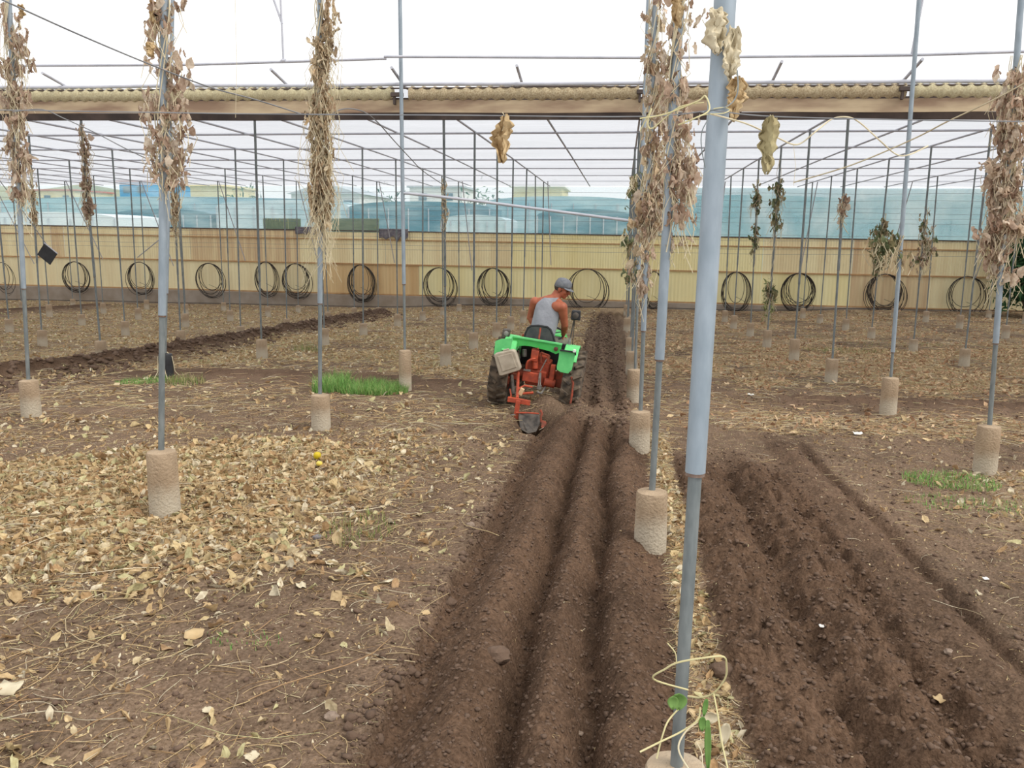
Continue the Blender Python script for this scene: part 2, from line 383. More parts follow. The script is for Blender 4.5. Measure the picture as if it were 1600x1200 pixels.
def stuff(name, parts, label, category, m_=None, smooth=True):
    V_, Q_, T_ = cat(parts); o = array_mesh(name, V_, Q_, m_ or M_straw, T_, smooth)
    return tag(o, label, category, kind='stuff')
# left heap of big leaves
P = sample(-7.5, -1.0, 2.2, 8.2, 36000, 1.2); P = P[(P[:, 1] > 3.5) | (RNG.random(len(P)) < .3)]
P3 = sample(-7.5, -.95, 1.8, 8.4, 46000, 1.0)
P2 = sample(-7.5, -.9, 1.6, 9, 34000, .8)
stuff('dry_leaf_litter', [leaves('', P3, RNG.uniform(.010, .032, len(P3)), nu=2, nv=4, tilt=.8, aspect=.45, crump=.4), leaves('', P, RNG.uniform(.025, .085, len(P)) * (1 + .35 * (RNG.random(len(P)) < .12)), tilt=.6, crump=.4),
      stalks(P2, RNG.uniform(.03, .22, len(P2)), RNG.uniform(.0008, .0022, len(P2))),
      stalks(sample(-7, -1.1, 2.4, 8, 1500, 1), np.full(0, 0.), np.full(0, 0.)) if False else stalks(P2[:500] + [0, 0, .01], RNG.uniform(.3, .7, 500), RNG.uniform(.0015, .003, 500), bend=.7)],
      'thick litter of crumpled tan leaves and stalks on the left foreground bed', 'leaf litter')
P = sample(.2, .62, 1.5, 9, 3000, 1.4); P2 = sample(.2, .62, 1.5, 9, 8000, 1)
stuff('dry_leaf_litter', [leaves('', P, RNG.uniform(.02, .07, len(P)), tilt=.6, crump=.4), stalks(P2, RNG.uniform(.03, .16, len(P2)), RNG.uniform(.0008, .002, len(P2)))],
      'narrow strip of dry leaves between the ridges and dark clods, along the nearest posts', 'leaf litter')
P = sample(1.9, 7, 2.5, 9, 11000, 1.2); P2 = sample(1.2, 7, 2, 12, 18000, .8)
stuff('dry_leaf_litter', [leaves('', P, RNG.uniform(.02, .08, len(P)), tilt=.6, crump=.4), stalks(P2, RNG.uniform(.03, .2, len(P2)), RNG.uniform(.0008, .002, len(P2)))],
      'tan leaf litter around the nearest footing at the right edge', 'leaf litter')
RED = np.array([S(212, 178, 142), S(196, 158, 124), S(228, 202, 166), S(182, 144, 112), S(214, 190, 148)])
def far_litter(x0, x1, y0, y1, n, lab, pal=STRAW):
    Pa = sample(x0, x1, y0, y1, n, 1.); Pb = sample(x0, x1, y0, y1, int(n * 1.8), .75)
    stuff('dry_leaf_litter', [leaves('', Pa, RNG.uniform(.03, .11, len(Pa)), pal, nu=3, nv=3, tilt=.5, aspect=.6, crump=.35),
          stalks(Pb, RNG.uniform(.06, .3, len(Pb)), RNG.uniform(.0015, .0035, len(Pb)), seg=3)], lab, 'leaf litter')
far_litter(-9, -.8, 8.6, 20, 26000, 'pale straw and leaves covering the ground left of the tractor')
far_litter(-26, -.8, 18, 33, 34000, 'straw covered ground in front of the left half of the yellow wall')
far_litter(-20, -8.6, 9, 19, 12000, 'straw covered ground beyond the dark berm at far left')
far_litter(.2, 9, 9, 20, 24000, 'reddish straw and leaves covering the ground right of the post row', RED)
far_litter(.2, 17, 18, 33, 26000, 'straw covered ground in front of the right half of the yellow wall', RED)

# fine chaff trodden into the bare soil everywhere near the camera
n_ = 60000; X_ = RNG.uniform(-5.5, 5, n_); Y_ = 1.4 + 9 * RNG.random(n_) ** 1.3; z_, f_ = fields(X_, Y_)
k_ = RNG.random(n_) < np.clip(.75 - f_ * .72, .04, 1); P = np.stack([X_, Y_, G(X_, Y_) + z_], -1)[k_]
stuff('chaff', [leaves('', P, RNG.uniform(.006, .02, len(P)), nu=2, nv=3, tilt=.6, aspect=.5),
      stalks(P[::3] + [.01, .01, 0], RNG.uniform(.015, .07, len(P[::3])), RNG.uniform(.0005, .0011, len(P[::3])), seg=3)], 'fine pale chaff scattered over the bare brown soil in the foreground', 'chaff')
# crumbs of soil
def clods(name, X, Y, sz, label):
    z, _ = fields(X, Y); Z = G(X, Y) + z
    ico = bmesh.new(); bmesh.ops.create_icosphere(ico, subdivisions=1, radius=1)
    tv = np.array([v.co[:] for v in ico.verts]); tf = np.array([[v.index for v in f.verts] for f in ico.faces]); ico.free()
    n = len(X); W = tv[None] * (1 + .85 * (RNG.random((n, len(tv), 1)) - .5)) * (sz[:, None, None] * np.stack([RNG.uniform(.7, 1.3, n), RNG.uniform(.7, 1.3, n), RNG.uniform(.5, .9, n)], -1)[:, None])
    W = W + np.stack([X, Y, Z + sz * .25], -1)[:, None]
    Fq = (tf[None] + (np.arange(n) * len(tv))[:, None, None]).reshape(-1, 3)
    o = array_mesh(name, W.reshape(-1, 3), Fq, M_soilchunk, None, smooth=True)
    return tag(o, label, 'soil clods', kind='stuff')
def rnd(x0, x1, y0, y1, n, p=1.6):
    return RNG.uniform(x0, x1, n), y0 + (y1 - y0) * RNG.random(n) ** p
X_, Y_ = rnd(-.9, .3, 1.3, 9.2, 26000); clods('soil_crumbs', X_, Y_, .0018 + .010 * RNG.random(len(X_)) ** 5, 'loose brown crumbs on the three fresh ridges behind the tractor')
X_, Y_ = rnd(.5, 1.5, 1.3, 8.0, 16000); clods('soil_crumbs', X_, Y_, .0018 + .014 * RNG.random(len(X_)) ** 6, 'dark lumpy clods on the ploughed strip right of the nearest post')
X_, Y_ = rnd(-4, -.85, 1.5, 9, 11000); clods('soil_crumbs', X_, Y_, .0025 + .014 * RNG.random(len(X_)) ** 5, 'small crumbs on the bare bank left of the ridges')
X_, Y_ = rnd(-.93, -.80, 1.5, 8.6, 1100); clods('soil_crumbs', X_ - .03 * np.sin(Y_ * 5), Y_, .004 + .022 * RNG.random(len(X_)) ** 6, 'row of dark clods along the cut bank left of the first ridge')
X_, Y_ = rnd(1.5, 5, 1.5, 12, 11000); clods('soil_crumbs', X_, Y_, .0025 + .016 * RNG.random(len(X_)) ** 5, 'small crumbs on the smooth soil at right')
Y_ = RNG.uniform(9, 30, 3500); X_ = -8.55 + RNG.normal(0, .35, 3500); clods('soil_crumbs', X_, Y_, .015 + .05 * RNG.random(3500) ** 3, 'lumps along the dark berm at far left')
Y_ = RNG.uniform(8.7, 31, 4500); X_ = -.25 - .5*(Y_-11)/20*.9 + RNG.uniform(-.35, .4, 4500); clods('soil_crumbs', X_, Y_, .006 + .03 * RNG.random(4500) ** 4, 'crumbs on the ploughed strip in front of the tractor')

# single stones, lumps, fruit, scraps one can point at
def lump(name, px, py, r, m_, label, cat_, seed=1, sq=.7, dz=.3):
    p = onG(px, py); mb = MB().ellip((0, 0, 0), (r, r * .9, r * sq), n=18, m_=12, jit=.35, seed=seed)
    o = mb.build(name, m_, smooth=True); o.location = (p.x, p.y, p.z + r * sq * dz); return tag(o, label, cat_)
M_stone = mat('stone', S(128, 110, 96), S(148, 130, 114), .9, 20, bumps=.5)
M_stoneG = mat('grey_stone', S(130, 124, 122), S(108, 102, 100), .9, 20, bumps=.5)
lump('stone', 518, 1122, .027, M_stone, 'brown stone on the bare bank at the bottom left of the ridges', 'stone', 3)
lump('stone', 496, 842, .03, M_stoneG, 'grey stone in the leaf litter right of the nearest left footing', 'stone', 4)
lump('stone', 906, 1147, .013, M_stone, 'small round pebble on the middle ridge near the bottom edge', 'stone', 5)
lump('stone', 735, 822, .03, M_stone, 'rounded stone at the left edge of the ploughed ridges', 'stone', 6)
lump('stone', 1482, 1020, .02, M_stone, 'small brown stone on the smooth ridge at right', 'stone', 7)
lump('soil_clod', 775, 1028, .055, M_soilchunk, 'large dark clod sitting on the first ridge', 'clod', 8)
lump('soil_clod', 640, 1050, .03, M_soilchunk, 'dark clod on the left bank edge near the bottom', 'clod', 9)
lump('soil_clod', 703, 944, .035, M_soilchunk, 'pair-sized dark clod at the left bank of the first ridge', 'clod', 10)
lump('soil_clod', 1130, 1052, .05, M_soilchunk, 'big clod just right of the nearest post', 'clod', 12)
M_fruit = mat('yellow_rind', S(206, 176, 30), S(178, 160, 34), .5, 8)
M_fruit2 = mat('pale_yellow_rind', S(222, 200, 96), S(214, 190, 80), .5, 8)
p = onG(496, 722); fr_ = empty('fallen_fruit', (p.x, p.y, p.z + .022), 'round deep yellow fruit lying in the leaf litter', 'fruit')
part(MB().lathe((0, 0, .004), [(.004, 0), (.02, .004), (.03, .018), (.033, .034), (.029, .05), (.018, .061), (.004, .063)], 18), 'rind', M_fruit, fr_, smooth=True)
part(MB().tube([(0, 0, .064), (.002, 0, .074), (.006, 0, .08)], .003), 'stem', M_twine, fr_)
p = onG(499, 732); fr_ = empty('fallen_fruit', (p.x, p.y, p.z + .022), 'pale yellow fruit half, just in front of the round yellow one', 'fruit')
part(MB().lathe((0, 0, .002), [(.004, 0), (.02, .003), (.026, .012), (.027, .024), (.02, .034), (.004, .037)], 16), 'rind', M_fruit2, fr_, smooth=True)
part(MB().tube([(0, 0, .036), (.003, 0, .045)], .003), 'stem', M_twine, fr_)
M_white = mat('white_scrap', S(226, 224, 218), S(206, 202, 196), .8)
def scrap(px, py, size, label, m_=None, name='torn_scrap', cat_='scrap', rz=0.):
    p = onG(px, py); mb = MB(); n = 6; vs = []
    for j in range(n):
        for i in range(n):
            x = (i / (n - 1) - .5); y = (j / (n - 1) - .5)
            x *= 1 - .4 * abs(y) + .2 * mnoise.noise(Vector((px, y * 4, 1)))
            z = .18 * mnoise.noise(Vector((x * 3 + px, y * 3 + py, 2))) + .25 * x * x + .1
            vs.append((x * size, y * size * .75, z * size))
    nf = [(j * n + i, j * n + i + 1, (j + 1) * n + i + 1, (j + 1) * n + i) for j in range(n - 1) for i in range(n - 1)]
    mb.add(vs, nf); o = mb.build(name, m_ or M_white, smooth=True); o.location = (p.x, p.y, p.z + .004); o.rotation_euler = (.15, 0, rz)
    so_ = o.modifiers.new('t', 'SOLIDIFY'); so_.thickness = .0012
    return tag(o, label, cat_)
M_leafA = mat('big_dry_leaf', S(206, 180, 138), S(186, 158, 116), .85, 14, trans=.15)
M_leafB = mat('pale_dry_leaf', S(218, 206, 178), S(200, 186, 156), .85, 14, trans=.15)
scrap(1173, 618, .09, 'white scrap on dark soil right of the nearest post, far side')
scrap(1284, 980, .03, 'tiny white scrap among the dark clods at right')
scrap(1340, 679, .10, 'whitish scrap on the bare soil between the right hand footings')
scrap(1540, 906, .035, 'small white scrap on the soil at the right edge')
for (px, py, s_, lb, mm, rz) in [(304, 995, .09, 'broad two-toned dry leaf alone on bare soil, lower left', M_leafA, .3), (15, 1080, .10, 'pale rolled leaf at the left edge near the bottom', M_leafB, .1),
        (1468, 1095, .055, 'buff dry leaf lying on the smooth ridge at lower right', M_leafA, .5), (325, 1112, .04, 'whitish leaf flake in front of the broad leaf', M_leafB, 0), (518, 882, .07, 'pale crumpled leaf at the right margin of the litter', M_leafB, 1.),
        (665, 960, .045, 'yellowish leaf on the bank beside the first ridge', M_leafA, .7), (112, 775, .11, 'yellow-tan flat leaf standing out left of the nearest left footing', M_leafA, .9), (393, 1185, .05, 'curled white leaf strip at the bottom edge', M_leafB, 1.2),
        (470, 918, .07, 'curled beige leaf at the front edge of the litter', M_leafB, 2.), (1250, 640, .08, 'tan leaf beyond the ploughed strip at right', M_leafA, .2)]:
    scrap(px, py, s_, lb, mm, 'dry_leaf', 'leaf', rz)

# grass patches
def grass(name, cx, cy, rx, ry, n, h, pal, label):
    a = RNG.uniform(0, 2 * PI, n); r = np.sqrt(RNG.random(n)); X = cx + rx * r * np.cos(a); Y = cy + ry * r * np.sin(a)
    z, _ = fields(X, Y); B = np.stack([X, Y, G(X, Y) + z], -1)
    az = RNG.uniform(0, 2 * PI, n); ln = h * RNG.uniform(.4, 1.1, n); lean = RNG.uniform(.1, .9, n); wd = RNG.uniform(.0015, .0035, n) * (1 + h * 4)
    d = np.stack([np.cos(az), np.sin(az), 0 * az], -1); s_ = np.stack([-np.sin(az), np.cos(az), 0 * az], -1)
    rows = []
    for t in (0, .35, .7, 1.0):
        c_ = B + d * (lean * t * t * ln)[:, None] + np.array([0, 0, 1.]) * (ln * t * (1 - .35 * lean * t))[:, None]
        wv = s_ * (wd * (1 - t * .92))[:, None]; rows += [c_ - wv, c_ + wv]
    W = np.stack(rows, 1); q = np.array([(0, 1, 3, 2), (2, 3, 5, 4), (4, 5, 7, 6)])
    Qa = (q[None] + (np.arange(n) * 8)[:, None, None]).reshape(-1, 4)
    pal = np.array(pal); c_ = np.repeat(pal[RNG.choice(len(pal), n)] * RNG.uniform(.7, 1.2, (n, 1)), 8, 0)
    o = array_mesh(name, W.reshape(-1, 3), Qa, M_grass, c_, smooth=True); return tag(o, label, 'grass', kind='stuff')
GR = [S(124, 172, 88), S(100, 150, 72), S(152, 188, 112), S(134, 176, 90), S(176, 190, 120)]
GP = [S(140, 150, 90), S(170, 165, 110), S(110, 140, 70), S(190, 175, 130)]
def gpatch(px, py, rx, ry, n, h, pal, lb):
    p = onG(px, py); grass('grass_patch', p.x, p.y, rx, ry, n, h, pal, lb)
gpatch(582, 612, .48, .42, 2800, .16, GR, 'bright green grass clump beside the tall footing left of the tractor')
gpatch(520, 606, .22, .5, 800, .24, GR, 'taller green grass behind the second footing in the row left of the tractor')
gpatch(225, 597, .40, .3, 700, .07, GR, 'low green weeds in front of the dark wrapped footing')
gpatch(290, 598, .25, .3, 300, .14, GP, 'pale straw weeds at the foot of the dark wrapped footing')
gpatch(1485, 752, .38, .32, 900, .06, GR, 'short green grass around the nearest right edge footing')
gpatch(1520, 790, .5, .25, 350, .05, GR, 'sparse green shoots in the litter before the right edge footing')
gpatch(560, 830, .22, .4, 260, .07, GP, 'thin yellow-green weeds on the bank left of the ridges')
gpatch(1330, 550, 1.0, .6, 420, .12, GP, 'pale weeds behind the footings at right')
gpatch(1400, 400 + 140, 1.2, .5, 200, .10, GP, 'faint green weeds in the straw at far right')
gpatch(380, 1000, .18, .1, 60, .03, GR, 'few green sprouts by the broad dry leaf')
gpatch(480, 548, .3, .3, 160, .2, GP, 'small green weed in the straw left of the tractor')

# ------------------------------------------------------------------ posts on concrete footings
ORD = ['nearest', 'second', 'third', 'fourth', 'fifth', 'sixth', 'seventh', 'eighth', 'ninth', 'tenth', 'eleventh']
ROWN = {0: 'row just right of the tractor', -1: 'first row left of the tractor', -2: 'second row left of the tractor', -3: 'third row left of the tractor', -4: 'fourth row left of the tractor',
        -5: 'fifth row left of the tractor', -6: 'sixth row left of the tractor', -7: 'seventh row left of the tractor', 1: 'second row right of the tractor', 2: 'third row right of the tractor',
        3: 'fourth row right of the tractor', 4: 'fifth row right of the tractor'}
GX = lambda i: .2094 + 3.0936 * i
GY = lambda j: 2.0376 + 2.9062 * j
ped = {(0, 0): (.21, 2.37, .21), (0, 1): (.22, 4.98, .36), (0, 2): (.21, 7.82, .37), (0, 3): (.20, 10.70, .42), (0, 4): (.2, 13.59, .38), (0, 5): (.21, 16.7, .35),
       (-1, 1): (-2.95, 5.04, .44), (-1, 2): (-2.99, 8.1, .36), (-1, 3): (-2.82, 10.85, .53), (-1, 4): (-2.91, 13.9, .36), (-1, 5): (-2.94, 16.8, .34),
       (-2, 2): (-6.15, 8.05, .39), (-2, 3): (-6.40, 11.2, .33), (-2, 4): (-6.2, 14.0, .35), (-2, 5): (-6.07, 16.8, .35),
       (1, 2): (3.21, 7.67, .44), (1, 3): (3.24, 10.54, .45), (1, 4): (3.28, 13.56, .38), (1, 5): (3.3, 16.58, .42)}
lean_top = {(0, 0): (1133, 0), (0, 1): (1062, 0), (0, 2): (1024, 0), (0, 3): (1013, 0), (-1, 1): (257, 0), (-1, 2): (500, 0), (-1, 3): (625, 0), (-1, 4): (698, 187), (-2, 2): (14, 0),
            (-2, 3): (266, 187), (-2, 4): (411, 187), (1, 2): (1594, 20), (1, 3): (1436, 0), (1, 4): (1328, 187)}
joint_y = {(0, 0): 725, (0, 1): 555, (-1, 1): 505, (1, 2): 518, (-1, 2): 480, (0, 2): 512, (1, 3): 535, (-2, 2): 465}
POSTS = {}
for i in range(-7, 5):
    for j in range(0, 11):
        X, Y = GX(i), GY(j)
        if (i, j) not in ped:
            v = Vector((X, Y, -.3)) - Vector((0, 0, HC)); d = v.dot(_f)
            px = 800 + F * v.dot(_r) / d
            if px < -60 or px > 1660 or (i == 0 and j < 0) or j < 2: continue
            X += random.uniform(-.06, .06); Y += random.uniform(-.12, .12); h = random.uniform(.26, .4)
        else: X, Y, h = ped[(i, j)]
        gz = float(H(X, Y)) if j > 0 else float(G(X, Y))
        if (i,j) == (1,2) : gz = float(G(X, Y)) - .02
        ztop = 5.2 if j <= 3 else 3.62
        if (i, j) in lean_top:
            a = at(*lean_top[(i, j)], Y); fx = (a.x - X) / (a.z - gz - h); tx = X + fx * (ztop - gz - h)
        else: tx = GX(i) + random.uniform(-.03, .03)
        ty = Y if j <= 3 else GY(j)
        lab = 'grey post on %sconcrete footing, %s in the %s'
        desc = 'a '
        if (i, j) == (-2, 3): desc = 'a black-wrapped '
        elif h > .5: desc = 'a tall narrow '
        elif (i, j) == (0, 0): desc = 'a '
        e = empty('greenhouse_post', (X, Y, gz), (lab if len(desc) < 5 else lab.replace('grey ', '')) % (desc, ORD[j], ROWN[i]), 'post', 'posts on concrete footings')
        rb = .095 if (i, j) != (-1, 3) else .082
        seg = 24 if j < 4 else 12
        low = -.14
        prof = [(rb * 1.04, low), (rb * 1.02, h * .3), (rb, h * .7), (rb * .985, h - .018), (rb * .93, h - .004), (rb * .6, h + .004), (.02, h + .008)]
        part(MB().lathe((0, 0, 0), prof, seg, jit=.03), 'concrete_footing', M_black if (i, j) == (-2, 3) else M_conc, e, smooth=True)
        rl = .0195 if j < 3 else .017; ru = .0285 if (i, j) in ((0, 0), (0, 1)) else .0245
        if j >= 4: ru = .021
        b = Vector((0, 0, h)); tp = Vector((tx - X, ty - Y, ztop - gz))
        zj = (at(800, joint_y[(i, j)], Y).z if (i, j) in joint_y else (1.15 + random.uniform(-.25, .2) - .03 * j)) - gz
        s_ = (zj - h) / (ztop - gz - h); jn = b + (tp - b) * s_
        part(MB().tube([b, jn + (tp - b) * .004], rl, 14 if j < 4 else 8), 'lower_tube', M_galv2, e, smooth=True)
        part(MB().tube([jn, tp], ru, 18 if j < 4 else 8), 'upper_tube', M_galv if j < 4 else M_galv2, e, smooth=True)
        if j < 5: part(MB().tube([jn - (tp - b) * .002, jn + (tp - b) * .0005], ru * .96, 14), 'rusty_collar', M_rust, e, smooth=True)
        POSTS[(i, j)] = (Vector((X, Y, gz)) + b, Vector((tx, ty, ztop)))
def onpost(k, z):
    a, b = POSTS[k]; return a + (b - a) * ((z - a.z) / (b.z - a.z))
# dark cloth-like drape around the odd footing
a, b = POSTS[(-2, 3)]
mb = MB()
for k in range(5):
    an = k * 1.2; mb.tube([a + Vector((math.cos(an) * .03, math.sin(an) * .03, .02)), a + Vector((math.cos(an) * .1, math.sin(an) * .1, -.04)), a + Vector((math.cos(an + .3) * .115, math.sin(an + .3) * .115, -.25)), a + Vector((math.cos(an + .5) * .2, math.sin(an + .5) * .2, -.36))], .006, 5)
tag(mb.build('dead_stem', M_twine, smooth=True), 'pale dead stems draped over the black-wrapped footing', 'dead stem')

# ------------------------------------------------------------------ roof: gutter beam, pipes, net
for n_, (i0, xx) in enumerate([(k, .2094 + 3.0936 * k / 2) for k in range(-18, 12)]):
    y0 = 10.62 if -11 <= i0 <= 4 else 11.2
    o = MB().tube([(xx, y0, 3.70), (xx, 11.25, 3.58), (xx, 13.6, 3.63), (xx, 22, 3.62), (xx, 33.55, 3.55)], .019, 8)
    side = 'left' if xx < .1 else 'right'
    k_ = abs(i0); nm = {0: 'directly above the post row right of the tractor'}.get(i0, '%s %s of the nearest post row' % (['', 'first', 'second', 'third', 'fourth', 'fifth', 'sixth', 'seventh', 'eighth', 'ninth', 'tenth', 'eleventh', 'twelfth', 'thirteenth', 'fourteenth', 'fifteenth', 'sixteenth', 'seventeenth', 'eighteenth'][k_], side))
    tag(o.build('roof_pipe', M_pipe, smooth=True), 'lengthwise grey roof pipe, ' + nm, 'pipe', 'lengthwise roof pipes')
for j in range(4, 11):
    L = [(-31, GY(j), 3.60 + .02 * math.sin(j)), (-14, GY(j), 3.60), (0, GY(j), 3.60), (20, GY(j), 3.60)]
    tag(MB().tube(L, .02, 8).build('roof_pipe', M_pipe, smooth=True), 'grey crosswise roof pipe, %s behind the gutter beam' % ['first', 'second', 'third', 'fourth', 'fifth', 'sixth', 'seventh'][j - 4], 'pipe', 'crosswise roof pipes')
for (ya, yb, x0, x1, lb) in [((-.2), 0, -9.5, -3.1, 'left'), (0, 0, -3.15, 9.8, 'right')]:
    pass
pa = [at(-40, 103, 10.72), at(300, 101, 10.72), at(604, 91.5, 10.72)]
tag(MB().tube(pa, .017, 10).build('cross_pipe', M_pipe, smooth=True), 'thin grey pipe above the gutter beam, left length sloping up to the third post', 'pipe')
pb = [at(600, 88.5, 10.66), at(1010, 90, 10.66), at(1425, 86, 10.66), at(1640, 79, 10.66)]
tag(MB().tube(pb, .017, 10).build('cross_pipe', M_pipe, smooth=True), 'thin grey pipe above the gutter beam, right length', 'pipe')
pa_ = at(443, 95, 10.72)
bp_ = empty('upright_brace', pa_, 'slim upright pipe with slanting strut standing on the left upper pipe', 'brace')
part(MB().tube([(0, 0, 0), (-.02, 0, 1.5)], .014, 8), 'upright', M_pipe, bp_, smooth=True)
part(MB().tube([(0, 0, .44), (-.16, 0, .9), (-.3, 0, 1.4)], .014, 8), 'strut', M_pipe, bp_, smooth=True)
part(MB().tube([(-.03, 0, 0), (.03, 0, 0)], .024, 8), 'clamp', M_pipe, bp_, smooth=True)
a = at(1425, 86, 10.66); tag(MB().tube([a, at(1441, 0, 10.66) + Vector((0, 0, 0)), at(1447, -60, 10.66)], .018, 8).build('slanting_pipe', M_pipe, smooth=True), 'second pipe rising beside the third post in the row right of the tractor', 'pipe')
# gutter beam
bz = lambda x: 3.12 - .007 * (x + 1.44)
gb = empty('gutter_beam', (-1.4, 11.05, 3.12), 'long horizontal gutter beam with woven roll and yellowed trough crossing the scene', 'gutter beam')
M_trough = mat('yellowed_trough', S(186, 166, 136), S(138, 114, 94), .8, 2.2, stretch=(.6, 1, 3))
M_troughD = mat('dark_trough_lip', S(72, 64, 62), S(96, 84, 78), .85, 4)
def strip(ya, za, yb, zb, x0=-17, x1=13, seg=60, thick=.012, wob=.012, sd=0):
    vs = []; fs = []
    for k in range(seg + 1):
        x = x0 + (x1 - x0) * k / seg; w_ = wob * mnoise.noise(Vector((x * .5, sd, 0)))
        for (yy, zz) in ((ya, za), (yb, zb)):
            for dy in (0, thick): vs.append((x, yy + dy, zz + w_ - .006 * (x + 1.4)))
    for k in range(seg):
        o = k * 4; fs += [(o, o + 2, o + 6, o + 4), (o + 1, o + 5, o + 7, o + 3), (o, o + 4, o + 5, o + 1), (o + 2, o + 3, o + 7, o + 6)]
    return vs, fs
C0 = Vector((-1.4, 11.05, 3.12))
def loc_(vs): return [Vector(v) - C0 for v in vs]
vs, fs = strip(10.97, 3.205, 10.99, 3.365); part(MB().add(loc_(vs), fs), 'trough_face', M_trough, gb)
vs, fs = strip(11.02, 3.125, 10.975, 3.205, thick=.05, sd=2); part(MB().add(loc_(vs), fs), 'trough_lip', M_troughD, gb)
vs, fs = strip(10.99, 3.36, 10.99, 3.385, thick=.03, sd=5, wob=.02); part(MB().add(loc_(vs), fs), 'upper_lip', M_troughD, gb)
part(MB().tube([Vector((x, 11.02, 3.555 - .006 * (x + 1.4) + .014 * mnoise.noise(Vector((x * .6, 3, 0))))) - C0 for x in np.linspace(-17, 13, 50)], .024, 10), 'top_rail', M_pipe, gb, smooth=True)
part(MB().tube([Vector((x, 10.97, 3.505 - .006 * (x + 1.4) + .014 * mnoise.noise(Vector((x * .5, 8, 0))))) - C0 for x in np.linspace(-17, 13, 50)], .010, 8), 'lower_rail', M_troughD, gb, smooth=True)
# woven rolls of netting in sections
M_roll = mat('woven_net_roll', S(222, 206, 170), S(184, 160, 126), .95, 60, bumps=1, bscale=200)
M_rollL = mat('pale_woven_roll', S(232, 222, 184), S(208, 192, 152), .95, 60, bumps=1, bscale=200)
def netroll(x0, x1, m_, tw):
    n = 18; k_ = int((x1 - x0) * 34); vs = []
    for k in range(k_ + 1):
        x = x0 + (x1 - x0) * k / k_
        for q in range(n):
            an = 2 * PI * q / n
            rr = .086 + .013 * math.sin(an * 1 * tw + x * 44) + .004 * mnoise.noise(Vector((x * 14, an, 0)))
            sag = .012 * mnoise.noise(Vector((x * .7, 9, 0)))
            vs.append(Vector((x, 11.03 + rr * math.cos(an), 3.44 + sag - .006 * (x + 1.4) + rr * math.sin(an))) - C0)
    fs = [(k * n + q, k * n + (q + 1) % n, (k + 1) * n + (q + 1) % n, (k + 1) * n + q) for k in range(k_) for q in range(n)]
    fs += [tuple(range(n)), tuple(k_ * n + q for q in range(n))]
    part(MB().add(vs, fs), 'net_roll', m_, gb, smooth=True)
x625 = at(625, 140, 11).x; x1007 = at(1005, 140, 11).x; x1420 = at(1418, 140, 11).x
netroll(-17, x625 - .10, M_rollL, 1); netroll(x625 + .12, x1007 - .05, M_roll, 1); netroll(x1007 + .1, x1420 - .02, M_roll, 1); netroll(x1420 + .06, 13, M_rollL, 1)
for xx, zz in ((x625 - .02, 3.43), (x1007, 3.43), (x1420 - .03, 3.43)):
    part(MB().box(Vector((xx, 10.93, zz)) - C0, (.16, .06, .05)).box(Vector((xx - .04, 10.95, zz - .06)) - C0, (.03, .05, .12)), 'bracket', M_troughD, gb, bev=.006)

def netmat(name, c, alpha, scale=(1, 1, 1), lines=None):
    mt = bpy.data.materials.new(name); mt.use_nodes = True; n = mt.node_tree.nodes; l = mt.node_tree.links
    n.remove(n['Principled BSDF']); o = n['Material Output']
    d = n.new('ShaderNodeBsdfDiffuse'); t = n.new('ShaderNodeBsdfTranslucent'); tp = n.new('ShaderNodeBsdfTransparent')
    tc = n.new('ShaderNodeTexCoord'); mp = n.new('ShaderNodeMapping'); mp.inputs['Scale'].default_value = scale; l.new(tc.outputs['Object'], mp.inputs[0])
    no = n.new('ShaderNodeTexNoise'); no.inputs['Scale'].default_value = 1.0; no.inputs['Detail'].default_value = 5; l.new(mp.outputs[0], no.inputs[0])
    cr = n.new('ShaderNodeValToRGB'); cr.color_ramp.elements[0].position = .35; cr.color_ramp.elements[1].position = .66
    cr.color_ramp.elements[0].color = (*c[0], 1); cr.color_ramp.elements[1].color = (*c[1], 1); l.new(no.outputs[0], cr.inputs[0])
    l.new(cr.outputs[0], d.inputs[0]); l.new(cr.outputs[0], t.inputs[0])
    m1 = n.new('ShaderNodeMixShader'); m1.inputs[0].default_value = .75; l.new(d.outputs[0], m1.inputs[1]); l.new(t.outputs[0], m1.inputs[2])
    m2 = n.new('ShaderNodeMixShader')
    mr = n.new('ShaderNodeMapRange'); mr.inputs[1].default_value = .3; mr.inputs[2].default_value = .7; mr.inputs[3].default_value = alpha[0]; mr.inputs[4].default_value = alpha[1]
    l.new(no.outputs[0], mr.inputs[0]); src = mr.outputs[0]
    if lines:
        wv = n.new('ShaderNodeTexWave'); wv.bands_direction = lines[0]; wv.inputs['Scale'].default_value = lines[1]; l.new(tc.outputs['Object'], wv.inputs[0])
        pw = n.new('ShaderNodeMath'); pw.operation = 'POWER'; pw.inputs[1].default_value = 12; l.new(wv.outputs['Fac'], pw.inputs[0])
        mu = n.new('ShaderNodeMath'); mu.operation = 'MULTIPLY_ADD'; mu.inputs[1].default_value = lines[2]; l.new(pw.outputs[0], mu.inputs[0]); l.new(src, mu.inputs[2]); src = mu.outputs[0]
    l.new(src, m2.inputs[0]); l.new(tp.outputs[0], m2.inputs[1]); l.new(m1.outputs[0], m2.inputs[2]); l.new(m2.outputs[0], o.inputs[0])
    return mt
def sheet(name, m_, x0, x1, y0, y1, zf, nx=80, ny=40):
    vs = [(x0 + (x1 - x0) * i / nx, y0 + (y1 - y0) * j / ny, zf(x0 + (x1 - x0) * i / nx, y0 + (y1 - y0) * j / ny)) for j in range(ny + 1) for i in range(nx + 1)]
    fs = [(j * (nx + 1) + i, j * (nx + 1) + i + 1, (j + 1) * (nx + 1) + i + 1, (j + 1) * (nx + 1) + i) for j in range(ny) for i in range(nx)]
    return MB().add(vs, fs).build(name, m_, smooth=True)
